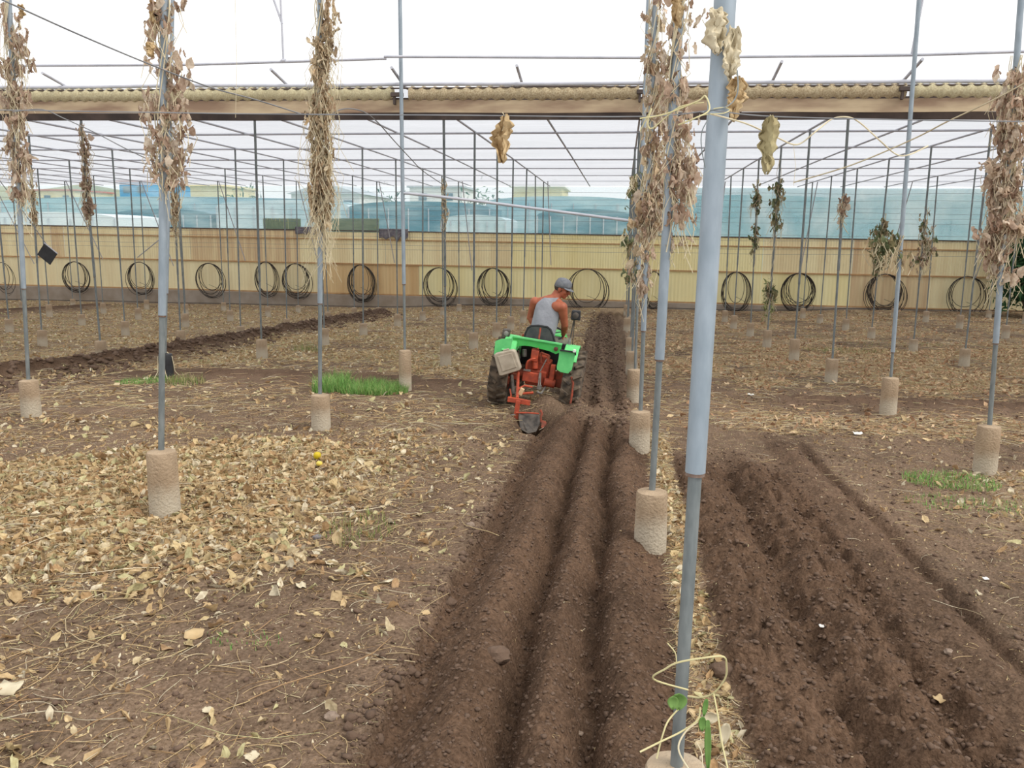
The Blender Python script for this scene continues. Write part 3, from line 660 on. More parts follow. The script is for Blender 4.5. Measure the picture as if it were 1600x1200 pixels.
M_roofnet = netmat('white_roof_net', ((.43, .445, .48), (.54, .555, .59)), (.62, .74), (.3, .8, 1), ('Y', 2.2, .22))
ceil = sheet('ceiling', M_roofnet, -33, 24, 11.15, 33.6, lambda x, y: 3.695 - .006 * (y - 11) - .15 * math.exp(-(y - 11.1) / 1.1) + .012 * math.sin(x * 2.03 * 2) * math.sin((y - 2.04) * 2.16))
ceil['kind'] = 'structure'
# pale woven panels lying on the roof net
# blue side net at the back
M_bluenet = netmat('pale_blue_net', (S(128, 176, 192), S(205, 226, 232)), (.28, .50), (.6, 1, 2.5), ('Z', 9, .12))
zt = lambda x: 3.54; zb = lambda x: 1.9 - .007 * (x + 20)
vs = []; fs = []; n_ = 60
for k in range(n_ + 1):
    x = -34 + 58 * k / n_
    for t in (0, .33, .66, 1): vs.append((x, 33.70 + .03 * math.sin(x * 1.3 + t * 3), (zb(x) - .25) * (1 - t) + zt(x) * t))
for k in range(n_):
    for t in range(3): fs.append((k * 4 + t, (k + 1) * 4 + t, (k + 1) * 4 + t + 1, k * 4 + t + 1))
tag(MB().add(vs, fs).build('side_net', M_bluenet, smooth=True), 'pale blue translucent netting hung above the yellow back wall', 'netting')
# denser blue-teal sheets showing in the net at the right
M_teal = netmat('teal_plastic', (S(128, 182, 194), S(232, 240, 242)), (.25, .70), (.8, 1, .5))
p0 = at(1000, 300, 33.5); p1 = at(1600, 302, 33.5)
vs = [(p0.x, 33.7, 1.6), (p1.x + 6, 33.7, 1.6), (p1.x + 6, 33.7, 3.5), (p0.x, 33.7, 3.5)]
tag(MB().box(((p0.x + p1.x + 6) / 2, 33.72, 2.55), (p1.x + 6 - p0.x, .02, 1.9)).build('plastic_sheet', M_teal), 'cloudy blue-green plastic sheet behind the netting on the right', 'plastic sheet')

# ------------------------------------------------------------------ back wall
M_yel = mat('cream_yellow_panel', S(240, 228, 184), S(226, 208, 164), .6, .8, stretch=(2.5, 1, .25), detail=6)
M_yel2 = mat('bright_cream_panel', S(242, 232, 180), S(236, 222, 164), .6, .7, stretch=(2, 1, .25), detail=5)
M_tan = mat('orange_tan_panel', S(218, 190, 142), S(202, 168, 120), .65, .9, stretch=(3, 1, .25), detail=6)
M_tan2 = mat('brown_stained_panel', S(204, 176, 138), S(226, 206, 162), .65, 1.2, stretch=(5, 1, .2), detail=6)
M_rail = mat('brown_rail', S(170, 132, 92), S(188, 150, 104), .7, 5)
M_plinth = mat('grey_plinth', S(164, 152, 138), S(146, 132, 116), .95, 2, bumps=.5)
WY = 33.55
wall = empty('wall_back', (0, WY, -1.2)); wall['kind'] = 'structure'
def corr(x0, x1, z0, z1, y=WY, amp=.012, wl=.10, th=.01):
    n = max(4, int((x1 - x0) / wl * 4)); vs = []
    for k in range(n + 1):
        x = x0 + (x1 - x0) * k / n; dy = amp * math.sin(2 * PI * x / wl)
        zo = -.0072 * (x + 2)
        vs += [(x, y + dy - WY, z0 + zo + 1.2), (x, y + dy - WY, z1 + zo + 1.2), (x, y + dy - WY + th, z1 + zo + 1.2), (x, y + dy - WY + th, z0 + zo + 1.2)]
    fs = []
    for k in range(n):
        o = k * 4; fs += [(o, o + 4, o + 5, o + 1), (o + 1, o + 5, o + 6, o + 2), (o + 3, o + 2, o + 6, o + 7)]
    return MB().add(vs, fs)
XW = lambda px: at(px, 430, WY).x
edges = [-34, XW(90), XW(150), XW(505), XW(655), XW(835), XW(1000), XW(1190), XW(1330), XW(1455), 24]
lows = [M_yel, M_yel, M_yel, M_tan, M_yel2, M_yel2, M_yel2, M_yel2, M_tan2, M_yel]
for a, b, mm in zip(edges, edges[1:], lows):
    part(corr(a, b - .01, -.80, .40, wl=.14, amp=.006), 'lower_panel', mm, wall)
ups = [M_yel, M_tan2, M_yel, M_tan2, M_yel, M_yel, M_yel2, M_yel, M_tan2, M_yel]
edu = [-34, XW(85), XW(105), XW(300), XW(470), XW(603), XW(800), XW(1190), XW(1330), XW(1440), 24]
for a, b, mm in zip(edu, edu[1:], ups):
    part(corr(a, b - .01, .42, 1.72 if a != XW(470) else 1.66, y=WY - .02), 'upper_panel', mm, wall)
def rail(z, h_, m_, name, y=WY - .05):
    vs = [(x, y + dy - WY, z + dz_ - .0072 * (x + 2) + 1.2) for x in (-34, 24) for dy in (0, .04) for dz_ in (0, h_)]
    part(MB().add(vs, [(0, 1, 3, 2), (4, 6, 7, 5), (0, 4, 5, 1), (2, 3, 7, 6), (1, 5, 7, 3), (0, 2, 6, 4)]), name, m_, wall)
rail(.38, .05, M_rail, 'middle_rail'); rail(1.36, .04, M_rail, 'upper_rail', WY - .06); rail(1.70, .04, M_troughD, 'wall_cap'); rail(-.83, .05, M_rail, 'bottom_rail')
vs = []
M_pl = MB()
xx = np.linspace(-34, 24, 80)
for x in xx: vs += [(x, -.16, -.85 + 1.2 - .0072 * (x + 2)), (x, -.14, float(G(x, 33.4)) + 1.0), (x, .12, -.83 + 1.2 - .0072 * (x + 2))]
fs = []
for k in range(79):
    o = k * 3; fs += [(o, o + 3, o + 4, o + 1), (o + 2, o + 5, o + 3, o)]
part(MB().add(vs, fs), 'plinth', M_plinth, wall)
# extra olive panels standing above the wall
M_olive = mat('olive_slatted_panel', S(182, 186, 148), S(160, 166, 130), .8, 3, stretch=(6, 1, 1))
for (pa, pb, ytop, ybot, lb) in [(412, 470, 341, 356, 'left olive slatted panel standing above the yellow wall'), (518, 592, 341, 359, 'right olive slatted panel standing above the yellow wall')]:
    a = at(pa, ytop, 33.75); b = at(pb, ybot, 33.75)
    e = empty('slatted_panel', ((a.x + b.x) / 2, 33.75, -1.2), lb, 'panel'); wd = b.x - a.x; hh = a.z + 1.2
    part(MB().box((0, 0, hh / 2), (wd, .02, hh)), 'board', M_olive, e)
    mb = MB(); n_ = int(wd / .16)
    for k in range(n_ + 1): mb.box((-wd / 2 + wd * k / n_, -.02, hh / 2), (.03, .02, hh))
    part(mb, 'slats', M_olive, e)
# torn dark sheeting in the two gaps of the wall
for (px, py, s_, lb) in [(478, 362, .55, 'torn dark sheeting hanging over the wall between the olive panels'), (615, 368, .75, 'torn dark purple-grey sheeting over the wall right of the olive panels')]:
    a = at(px, py, 33.4); mb = MB(); n = 9; vs = []
    for j in range(n):
        for i in range(n):
            x = (i / (n - 1) - .5) * s_ * 1.6; z = -(j / (n - 1)) * s_ * (.5 + .4 * mnoise.noise(Vector((i * .9, px, 0))))
            vs.append((x, .05 * mnoise.noise(Vector((i * .7, j * .7, px))) - .02, z + s_ * .35))
    mb.add(vs, [(j * n + i, j * n + i + 1, (j + 1) * n + i + 1, (j + 1) * n + i) for j in range(n - 1) for i in range(n - 1)])
    o = mb.build('torn_sheet', mat('dark_sheeting', S(92, 88, 98), S(130, 124, 124), .8, 8), smooth=True); o.location = a
    o.modifiers.new('t', 'SOLIDIFY').thickness = .008; tag(o, lb, 'sheeting')

# hose coils hung on the back wall
coilpx = [(5, 436, 20, 26, 3), (118, 434, 25, 25, 9), (219, 436, 24, 26, 8), (327, 439, 26, 27, 8), (416, 437, 20, 27, 7), (462, 440, 25, 27, 9), (564, 443, 22, 28, 12), (686, 449, 27, 29, 8),
          (770, 450, 26, 29, 10), (917, 455, 32, 32, 7), (1021, 456, 16, 29, 8), (1149, 457, 22, 29, 9), (1247, 458, 26, 28, 12), (1381, 461, 29, 29, 13), (1509, 465, 28, 29, 6)]
cn = ['leftmost, cut by the frame', 'second from the left', 'third from the left', 'fourth from the left', 'fifth from the left, overlapping the next', 'sixth from the left', 'seventh, on the orange-tan panel', 'eighth from the left', 'ninth, left of the driver',
      'tenth, behind the driver', 'eleventh, behind the row of near posts', 'twelfth, half behind the nearest post', 'thirteenth from the left', 'fourteenth, on the brown stained panel', 'rightmost, by the dark green bush']
for (px, py, rx, ry, n_), nm in zip(coilpx, cn):
    c_ = at(px, py, 33.2); sc_ = 33.3 / F * 1.01; RX, RZ = rx * sc_ * 1.0, ry * sc_ * 1.05
    e = empty('hose_coil', c_, 'black irrigation hose coil hung on the yellow wall, ' + nm, 'hose coil', 'hose coils along the back wall')
    mb = MB()
    topz = RZ
    for q in range(n_):
        f1 = random.uniform(.72, 1.02) if q % 3 else random.uniform(.93, 1.0); fx = random.uniform(.68, 1.0) if q % 2 else 1
        off = random.uniform(-.12, .34) * RX * (1 if q % 3 == 0 else .5); pts = []
        for k in range(33):
            an = 2 * PI * k / 32; pts.append((off * (1 - math.cos(an)) * .5 + RX * fx * f1 * math.sin(an), random.uniform(-.004, .004) + .012 * (q - n_ / 2) * .6, topz - RZ * f1 * (1 - math.cos(an)) + random.uniform(-.006, .006)))
        mb.tube(pts, .0115, 5, cap=False)
    part(mb, 'hose_loops', M_hose, e, smooth=True)
    pts = [(RX * .9 * math.sin(t), -.05, -RZ * .2 - RZ * .8 * t / 2.6) for t in np.linspace(0, 2.6, 12)]
    part(MB().tube(pts, .007, 5), 'loose_end', M_hose, e, smooth=True)
    part(MB().tube([(0, -.1, topz + .02), (0, .0, topz + .015), (0, .22, topz + .05)], .006, 5), 'hook_wire', M_wire, e, smooth=True)

# hose lying along the wall foot, trellis wires
def curve(P, k=6):
    P = [Vector(p_) for p_ in P]; out = []
    for i in range(len(P) - 1):
        a, b, c_, d = P[max(i - 1, 0)], P[i], P[i + 1], P[min(i + 2, len(P) - 1)]
        for j in range(k):
            t = j / k; out.append(.5 * ((2 * b) + (c_ - a) * t + (2 * a - 5 * b + 4 * c_ - d) * t * t + (3 * b - a - 3 * c_ + d) * t ** 3))
    return out + [P[-1]]
def wire(pts, r, name, m_, label, cat_, n=5, group=None):
    return tag(MB().tube(curve(pts) if 3 < len(pts) < 20 else pts, r, n).build(name, m_, smooth=True), label, cat_, group)
wire([(x, 33.1, float(G(x, 33.1)) + .06 + .03 * mnoise.noise(Vector((x * .4, 0, 0)))) for x in np.linspace(-28, 17, 60)], .013, 'ground_hose', M_hose, 'thin black hose lying along the foot of the yellow wall', 'hose')
k_ = 0
for yv, Yw in [(345, 31.0), (385, 31.0), (330, 16.6), (322, 13.7), (364, 28.2), (301, 28.2), (372, 31.05), (338, 22.4), (392, 31.05), (312, 19.5)]:
    a = at(800, yv, Yw); x0, x1 = -27 * Yw / 31, 16 * Yw / 31
    k_ += 1
    wire([(x, Yw - .03, a.z + .015 * math.sin(x * 1.1 + Yw)) for x in np.linspace(x0, x1, 40)], .0032 * Yw / 22, 'trellis_wire', M_wire, 'thin trellis wire crossing the %s posts, %s' % (('back', 'middle')[Yw < 20], ['before the blue netting', 'in front of the upper wall panels', 'just above the wall', 'highest of the middle wires', 'along the top of the wall', 'just under the roof', 'below the wall cap', 'through the lower netting', 'above the middle rail', 'through the upper netting'][k_ - 1]), 'wire', group='trellis wires')
# braces from roof to back wall
bn = 0
for i in range(-8, 5):
    for off in (0,) if i > -3 else (0,):
        X = GX(i) + .15; bn += 1
        wire([(X, 30.9, 3.58), (X, 32.9, .55 if i % 2 else .3)], .017, 'diagonal_brace', M_pipe, 'slanting brace between roof and back wall, %s from the left' % ['first', 'second', 'third', 'fourth', 'fifth', 'sixth', 'seventh', 'eighth', 'ninth', 'tenth', 'eleventh', 'twelfth', 'thirteenth'][bn - 1], 'brace', 8, 'slanting braces at the back wall')
wire([at(215, 402, 33.4), at(252, 372, 31.1)], .02, 'diagonal_brace', M_pipe, 'short brace slanting up to the right against the left part of the wall', 'brace', 8)
wire([onpost((-1, 3), at(628, 301, 10.75).z), at(720, 311, 10.75), at(860, 329, 10.75), onpost((0, 3), at(990, 347, 10.75).z)], .018, 'tie_bar', M_pipe, 'slim bar sloping down from the tall footing post to the post row behind the tractor', 'tie bar', 8)

# hanging dark square board on a diagonal cord at left
c_ = at(74, 397, 14.2); e = empty('hanging_board', c_, 'tilted black square board hanging from a cord at the left', 'board', rot=(0, math.radians(38), 0))
part(MB().box((0, 0, 0), (.30, .012, .26)), 'board', M_black, e, bev=.003)
part(MB().box((0, -.004, .133), (.31, .016, .012)), 'edge_strip', M_pipe, e)
wire([at(0, 283, 14.25), at(36, 330, 14.25), at(72, 381, 14.25)], .008, 'cord', M_wire, 'dark cord slanting down to the hanging black board', 'cord')

# foreground wires and strings
def pxw(L, Y): return [at(x, y, Y if not isinstance(Y, (list, tuple)) else Y[k]) for k, (x, y) in enumerate(L)]
wire(pxw([(-60, 171), (200, 175), (400, 178), (700, 180), (1000, 182), (1112, 172)], 2.26), .0016, 'taut_wire', M_wire, 'thin dark wire stretched left of the nearest post in front of the gutter beam', 'wire')
wire(pxw([(1112, 172), (1190, 181), (1350, 186), (1660, 191)], 2.26), .0016, 'taut_wire', M_wire, 'thin dark wire stretched right of the nearest post in front of the gutter beam', 'wire')
wire(pxw([(-60, -30), (30, 12), (130, 57), (240, 103), (330, 137), (400, 156), (470, 178)], [3.4, 3.6, 3.9, 4.2, 4.6, 5, 5.4]), .0042, 'slack_cable', M_wire, 'grey cable slanting down from the top left corner', 'cable')
wire(pxw([(20, 175), (65, 171), (100, 185), (150, 208), (200, 234), (259, 262)], 5.03), .0032, 'slack_cable', M_wire, 'thin cable curling down towards the nearest left post', 'cable')
wire(pxw([(501, 192), (530, 172), (560, 172), (585, 186), (615, 219), (640, 246), (662, 268), (698, 292)], [8.09, 8.2, 8.5, 9, 10, 11, 12.4, 13.9]), .006, 'slack_cable', M_wire, 'thin loose cable drooping right from the second post of the first left row', 'cable')
wire(pxw([(1640, 108), (1560, 152), (1480, 190), (1425, 218), (1330, 258), (1240, 285)], [6.5, 6.8, 7.1, 7.4, 7.7, 8.]), .006, 'slack_cable', M_twine, 'pale cord slanting down from the right edge', 'cord')
wire(pxw([(1110, 178), (1165, 193), (1210, 213), (1245, 226), (1275, 205), (1300, 186), (1325, 183), (1345, 193), (1375, 220), (1400, 241), (1420, 242), (1450, 228)], [2.2, 2.3, 2.4, 2.5, 2.5, 2.6, 2.6, 2.7, 2.7, 2.8, 2.8, 2.9]), .0022, 'dry_tendril', M_twine, 'long pale tendril looping right from the nearest post', 'tendril')
wire(pxw([(1240, 226), (1243, 260), (1240, 290)], 2.5), .0006, 'hanging_string', M_twine, 'very thin string hanging right of the nearest post', 'string')
wire(pxw([(367, -10), (370, 100), (368, 184)], 4.5), .0012, 'hanging_string', M_twine, 'very thin string hanging right of the nearest left post', 'string')

# ------------------------------------------------------------------ dried vines on the posts
BR = np.array([S(222, 200, 180), S(208, 184, 164), S(234, 218, 198), S(192, 166, 146), S(226, 208, 186), S(240, 228, 210)])
STR = np.array([S(238, 222, 194), S(246, 234, 208), S(224, 204, 172), S(210, 188, 160)])
GRV = np.array([S(142, 152, 118), S(176, 170, 132), S(200, 182, 150), S(126, 138, 104)])
def vine(key, y_lo, y_hi, clumps, width, nleaf, size, pal, label, strands=5, long_=1.0, xoff=0, side=0):
    """clumps: list of image heights where foliage bunches"""
    Yp = POSTS[key][0].y
    zl, zh = at(800, y_lo, Yp).z, at(800, y_hi, Yp).z
    base = onpost(key, (zl + zh) / 2)
    e = empty('dried_vine', onpost(key, zl), label, 'dried vine', 'dead vines hanging on the posts')
    E0 = Vector(e.location)
    mb = MB()
    for s_ in range(strands):
        ph = random.uniform(0, 6.28); pts = []; tw = random.uniform(1.5, 3.2)
        zA = zl + random.uniform(0, .3) * (zh - zl)
        for k in range(26):
            z = zh + (zA - zh) * k / 25; a = ph + tw * (z - zl) * 2.2
            r = .03 + width * .55 * abs(mnoise.noise(Vector((s_ * 3.1, z * 1.5, key[0]))))
            q = onpost(key, z); pts.append(q + Vector((r * math.cos(a) + xoff, r * math.sin(a) * .8 - .02, 0)) - E0)
        mb.tube(pts, [.0035 if key[1] < 3 else .005] * 26, 5)
    part(mb, 'stem', M_twine, e, smooth=True)
    n = nleaf
    if clumps:
        cz = np.array([at(800, c[0], Yp).z for c in clumps]); cw = np.array([c[1] for c in clumps]); cwt = np.array([c[2] for c in clumps], float); cx = np.array([(c[3] if len(c) > 3 else 0) for c in clumps])
        ch = RNG.choice(len(clumps), n, p=cwt / cwt.sum())
        z = cz[ch] + RNG.normal(0, 1, n) * cw[ch]; ox = cx[ch]
    else: z = RNG.uniform(zl, zh, n); ox = np.zeros(n)
    z = np.clip(z, zl, zh)
    P = np.zeros((n, 3)); a_ = RNG.uniform(0, 2 * PI, n); r_ = .03 + np.abs(RNG.normal(0, width * .6, n))
    for k in range(n):
        q = onpost(key, z[k]); P[k] = (q.x + xoff + ox[k] + r_[k] * math.cos(a_[k]) - E0.x, q.y + r_[k] * math.sin(a_[k]) * .7 - .01 - E0.y, z[k] - E0.z)
    V_, Q_, T_ = leaves('', np.repeat(P, 2, 0) + RNG.normal(0, .02, (2 * n, 3)), RNG.uniform(size * .3, size * 1.15, 2 * n), pal, tilt=.5, nu=5, nv=6, crump=.5, aspect=.62 / long_, hang=True)
    o = array_mesh('withered_leaves', V_, Q_, M_vine, T_); o.parent = e
    # hanging petioles and shreds
    m_ = int(n * .9); mb = MB()
    for k in range(m_):
        p_ = Vector(P[(k * 7) % n]); L = random.uniform(.5, 2.2) * size * long_ * 1.3
        mb.tube([p_, p_ + Vector((random.uniform(-.3, .3) * L, random.uniform(-.2, .2) * L, -L * .4)), p_ + Vector((random.uniform(-.3, .3) * L, random.uniform(-.2, .2) * L, -L))], .0022 if key[1] < 3 else .004, 4)
    part(mb, 'shreds', M_twine, e)
vine((0, 1), 395, -60, [(40, .12, 3), (100, .1, 3), (150, .06, 4, -.02), (205, .05, 4, .04), (255, .05, 6, .06), (290, .04, 7, .06), (335, .02, 3, .05), (375, .02, 1, .05)], .055, 190, .075, BR, 'brown dead vine hanging on the second post of the row right of the tractor')
vine((0, 2), 455, -60, [(60, .14, 4), (120, .1, 5, .03), (170, .08, 5, .05), (230, .08, 5, .04), (285, .07, 9, .08), (320, .06, 12, .05), (350, .03, 8, .03), (400, .1, 3, -.02), (440, .04, 1)], .085, 300, .11, np.concatenate([BR, STR]), 'thick straw-coloured dead vine on the third post of the row right of the tractor', 8)
vine((0, 3), 440, 200, [(300, .1, 3, -.05), (380, .15, 3, -.1), (430, .05, 2, -.1)], .09, 70, .10, GRV, 'greenish withered vine low on the fourth post of the row right of the tractor', 3)
vine((-1, 1), 288, -60, [(20, .05, 4, -.04), (10, .06, 3, .06), (85, .04, 2, -.06), (100, .06, 5, .05), (165, .04, 5, -.06), (155, .06, 3, .07), (190, .05, 3, .07), (220, .05, 5, -.03), (240, .04, 4, .08), (262, .04, 4, -.02), (275, .03, 3, .09)], .045, 150, .085, BR, 'brown dead vine with crumpled leaves on the nearest left post')
vine((-1, 2), 350, -60, [(30, .14, 5, .05), (100, .12, 8, .02), (160, .12, 9, .02), (215, .1, 9, 0), (270, .12, 11, .02), (310, .1, 10, .01), (338, .05, 4, 0)], .06, 330, .14, STR, 'dense straw-like dead vine on the second post of the first left row', 9, 1.8)
vine((-2, 2), 330, -60, [(20, .1, 3), (70, .1, 3, .08), (105, .06, 4, .05), (145, .08, 9, .02), (170, .07, 6, .03), (220, .06, 5, 0), (265, .06, 6, .03), (305, .04, 4, .03), (90, .04, 2, -.12)], .075, 210, .12, BR, 'dead vine with pale shreds on the post at the left edge', 7, 1.3)
vine((1, 2), 440, 100, [(130, .05, 4), (170, .08, 9, -.04), (220, .1, 9), (270, .1, 8, -.05), (300, .09, 11, -.03), (350, .08, 11, -.05), (350, .06, 5, .09), (395, .07, 5, -.04), (300, .08, 4, .09), (420, .03, 2, .06)], .09, 380, .11, BR, 'heavy brown dead vine on the post at the right edge', 7)
vine((-3, 4), 350, 192, [(230, .2, 5, .03), (290, .2, 6), (330, .1, 4)], .05, 110, .12, BR[:4], 'narrow reddish-brown vine on a far post at the left', 4)
vine((-4, 5), 360, 250, [(300, .2, 5), (340, .1, 3)], .05, 60, .12, STR, 'pale thin vine on the post at the far left behind the hanging board', 3)
vine((-3, 5), 380, 260, [(320, .2, 4), (350, .15, 3)], .06, 70, .12, STR, 'pale thin vine on the sixth post of the third left row', 3)
vine((-2, 5), 390, 290, [(310, .1, 2), (360, .15, 2)], .04, 36, .11, STR, 'sparse straw shreds on the sixth post of the second left row', 2)
vine((-1, 4), 360, 280, [(320, .15, 2)], .03, 18, .10, STR, 'few straw shreds on the fifth post of the first left row', 2)
vine((1, 4), 360, 300, [(320, .1, 2)], .03, 25, .10, BR, 'few brown shreds on the fifth post right of the row beside the tractor', 2)
vine((1, 3), 430, 362, [(372, .05, 5, -.1), (400, .05, 5, .05), (385, .06, 5, -.2), (372, .03, 3, -.3)], .07, 55, .10, GRV, 'withered leaves gathered around the fourth post of the second row right of the tractor', 3)
vine((1, 6), 480, 250, [(290, .1, 3), (310, .12, 4), (345, .1, 3), (450, .08, 3)], .10, 90, .14, GRV, 'greenish withered vine on the seventh post of the second row right of the tractor', 3)
vine((1, 7), 420, 280, [(310, .15, 3), (370, .2, 3)], .09, 70, .14, GRV, 'greenish withered vine on the eighth post of the second row right of the tractor', 3)
vine((2, 6), 430, 320, [(350, .1, 3), (385, .15, 6, .1), (405, .12, 4, -.1)], .12, 70, .14, np.concatenate([GRV, BR]), 'withered vine on a far post at the right', 4)
vine((2, 7), 430, 330, [(355, .1, 3), (375, .15, 4, -.1), (405, .12, 4)], .14, 90, .16, GRV, 'withered green-brown vine on the eighth post of the third row right', 4)

# large limp leaves hanging on the near wire and on the nearest post
def hangleaf(px, py, w_, h_, Y, m_, label, seed, rz=0, drape=1.0):
    a = at(px, py, Y); nu, nv = 19, 27; vs = []
    for j in range(nv):
        t = j / (nv - 1); wd = (math.sin(PI * min(1, t * .86 + .1)) ** .6) * (1 - .25 * t) * (1 + .45 * mnoise.noise(Vector((t * 9, seed * 3, 1))))
        for i in range(nu):
            u = i / (nu - 1) - .5
            x = u * w_ * wd + .12 * w_ * mnoise.noise(Vector((u * 9, t * 11, seed * 2))) + .25 * w_ * mnoise.noise(Vector((t * 2.5, seed, 0))) + .08 * w_ * mnoise.noise(Vector((u * 5, t * 5, seed)))
            y = .35 * w_ * math.cos(u * PI * 2.2 + seed) * drape * .5 + .45 * w_ * mnoise.noise(Vector((u * 3, t * 4, seed + 5))) + .22 * w_ * mnoise.noise(Vector((u * 8, t * 10, seed + 9)))
            z = -t * h_ - .16 * h_ * abs(u) * math.sin(t * 5 + seed) + .04 * h_ * mnoise.noise(Vector((u * 6, t * 3, seed)))
            vs.append((x, y, z))
    e = empty('hanging_leaf', a, label, 'leaf', rot=(0, 0, rz))
    o = part(MB().add(vs, [(j * nu + i, j * nu + i + 1, (j + 1) * nu + i + 1, (j + 1) * nu + i) for j in range(nv - 1) for i in range(nu - 1)]), 'blade', m_, e, smooth=True)
    o.modifiers.new('t', 'SOLIDIFY').thickness = .0009
    part(MB().tube([(0, 0, .004), (.01 * w_ / .05, 0, -.1 * h_), (0, .0, -.35 * h_)], .0012, 5), 'leaf_stalk', M_twine, e)
hangleaf(785, 178, .055, .122, 2.26, M_leafA, 'limp tan leaf dangling from the wire left of the nearest post', 1.3)
hangleaf(1203, 182, .05, .13, 2.26, mat('olive_tan_leaf', S(176, 164, 124), S(156, 142, 104), .85, 14, trans=.15), 'limp olive-tan leaf dangling from the wire right of the nearest post', 2.7)
hangleaf(1122, 15, .058, .105, 2.31, M_leafB, 'pale crumpled leaf on the nearest post at the top', 4.1)
hangleaf(1142, 45, .053, .125, 2.32, M_leafB, 'long pale leaf clinging to the right side of the nearest post', 5.6)
hangleaf(1150, 118, .052, .115, 2.33, M_leafA, 'grey-tan leaf above the knot on the nearest post', 7.2)
hangleaf(1060, -10, .04, .08, 2.4, M_leafA, 'curled leaf at the top edge left of the nearest post', 8.8)
hangleaf(238, 2, .075, .12, 5.0, M_leafA, 'brown leaf left of the nearest left post at the top', 9.3)
hangleaf(234, 66, .06, .08, 4.9, M_leafA, 'brown leaf floating on a shred left of the nearest left post', 10.3)
hangleaf(33, 8, .08, .12, 7.9, M_leafA, 'small brown leaf at the top left corner', 11.3)
# knot of tendrils
kn = empty('dry_tendril', at(1112, 172, 2.26), 'tangle of yellowish tendrils knotted round the nearest post', 'tendril'); K0 = Vector(kn.location)
def ktube(L, Ys, r, nm, m_=M_twine):
    part(MB().tube(curve([at(x, y, Yv) - K0 for (x, y), Yv in zip(L, Ys)]), r * .62, 6), nm, m_, kn, smooth=True)
M_tend = mat('yellow_tendril', S(206, 196, 150), S(190, 180, 132), .7, 10)
ktube([(1000, 185), (1040, 178), (1090, 158), (1102, 150), (1108, 172), (1085, 185), (1060, 195)], [2.2, 2.18, 2.15, 2.14, 2.13, 2.12, 2.15], .003, 'tendril', M_tend)
ktube([(1104, 152), (1108, 180), (1097, 205), (1096, 230), (1102, 262)], [2.14, 2.13, 2.12, 2.12, 2.13], .0022, 'tendril', M_galv2)
ktube([(1000, 205), (1018, 170), (1012, 190), (1020, 200), (1060, 168), (1100, 160)], [2.25, 2.2, 2.2, 2.2, 2.17, 2.15], .0026, 'tendril', M_tend)
ktube([(1100, 176), (1114, 172), (1132, 168), (1146, 158), (1153, 140), (1152, 110)], [2.2, 2.17, 2.17, 2.19, 2.2, 2.22], .0026, 'tendril', M_galv2)
ktube([(1098, 180), (1112, 178), (1130, 177), (1140, 172), (1132, 168), (1115, 170)], [2.2, 2.17, 2.17, 2.19, 2.18, 2.17], .002, 'tendril', M_tend)
# live bindweed at the foot of the nearest post
bw = empty('bindweed', onG(1085, 1180), 'green-yellow vine stems looping around the foot of the nearest post', 'vine'); K0 = Vector(bw.location)
def btube(L, r=.0032, m_=M_tend, nm='stem', Y0=2.15):
    part(MB().tube(curve([at(x, y, Y0 + dy) - K0 for x, y, dy in L]), r * .8, 6), nm, m_, bw, smooth=True)
btube([(1075, 1078, .06), (1021, 1061, -.02), (1040, 1045, -.05), (1060, 1035, -.06), (1100, 1028, -.07), (1130, 1026, -.06), (1135, 1040, -.04), (1133, 1060, -.02), (1115, 1083, 0), (1095, 1090, .02), (1075, 1088, .06)])
btube([(1057, 1037, -.06), (1055, 1020, -.06), (1043, 1005, -.06)], .002)
btube([(1115, 1083, 0), (1122, 1120, -.05), (1128, 1160, -.08), (1138, 1205, -.12)], .003)
btube([(1068, 1100, .03), (1045, 1125, -.04), (1035, 1150, -.06), (1026, 1185, -.08)], .003)
btube([(1000, 1175, -.1), (1030, 1160, -.08), (1065, 1143, -.05), (1090, 1125, -.02), (1094, 1105, 0)], .0032)
btube([(1090, 1128, -.02), (1070, 1145, -.06), (1060, 1170, -.1), (1075, 1200, -.12), (1090, 1215, -.12)], .003, M_twine)
btube([(1088, 1160, -.08), (1096, 1175, -.1), (1098, 1200, -.12)], .002, M_twine)
M_vleaf = mat('green_vine_leaf', S(96, 140, 66), S(122, 156, 84), .6, 10, trans=.2)
def vleaf(px, py, w_, h_, dy, m_=M_vleaf, tilt=0):
    a = at(px, py, 2.15 + dy) - K0; n = 7; vs = []
    for j in range(n):
        t = j / (n - 1); wd = math.sin(PI * min(1, .12 + t * .86)) ** .8
        for i in range(5):
            u = i / 4 - .5; vs.append(a + Vector((u * w_ * wd + tilt * t * h_, -.3 * w_ * abs(u) + .1 * w_ * math.sin(t * 4), -t * h_)))
    o = part(MB().add(vs, [(j * 5 + i, j * 5 + i + 1, (j + 1) * 5 + i + 1, (j + 1) * 5 + i) for j in range(n - 1) for i in range(4)]), 'leaf', m_, bw, smooth=True)
    o.modifiers.new('t', 'SOLIDIFY').thickness = .0008
vleaf(1061, 1083, .045, .045, -.02); vleaf(1052, 1088, .03, .035, -.03)
vleaf(1104, 1092, .014, .05, -.05, tilt=-.1); vleaf(1106, 1125, .018, .15, -.06, tilt=.05); vleaf(1098, 1120, .02, .04, -.06)
vleaf(1135, 1130, .03, .06, -.04, M_leafB, -.1); vleaf(1110, 1112, .05, .03, .02, M_leafB)

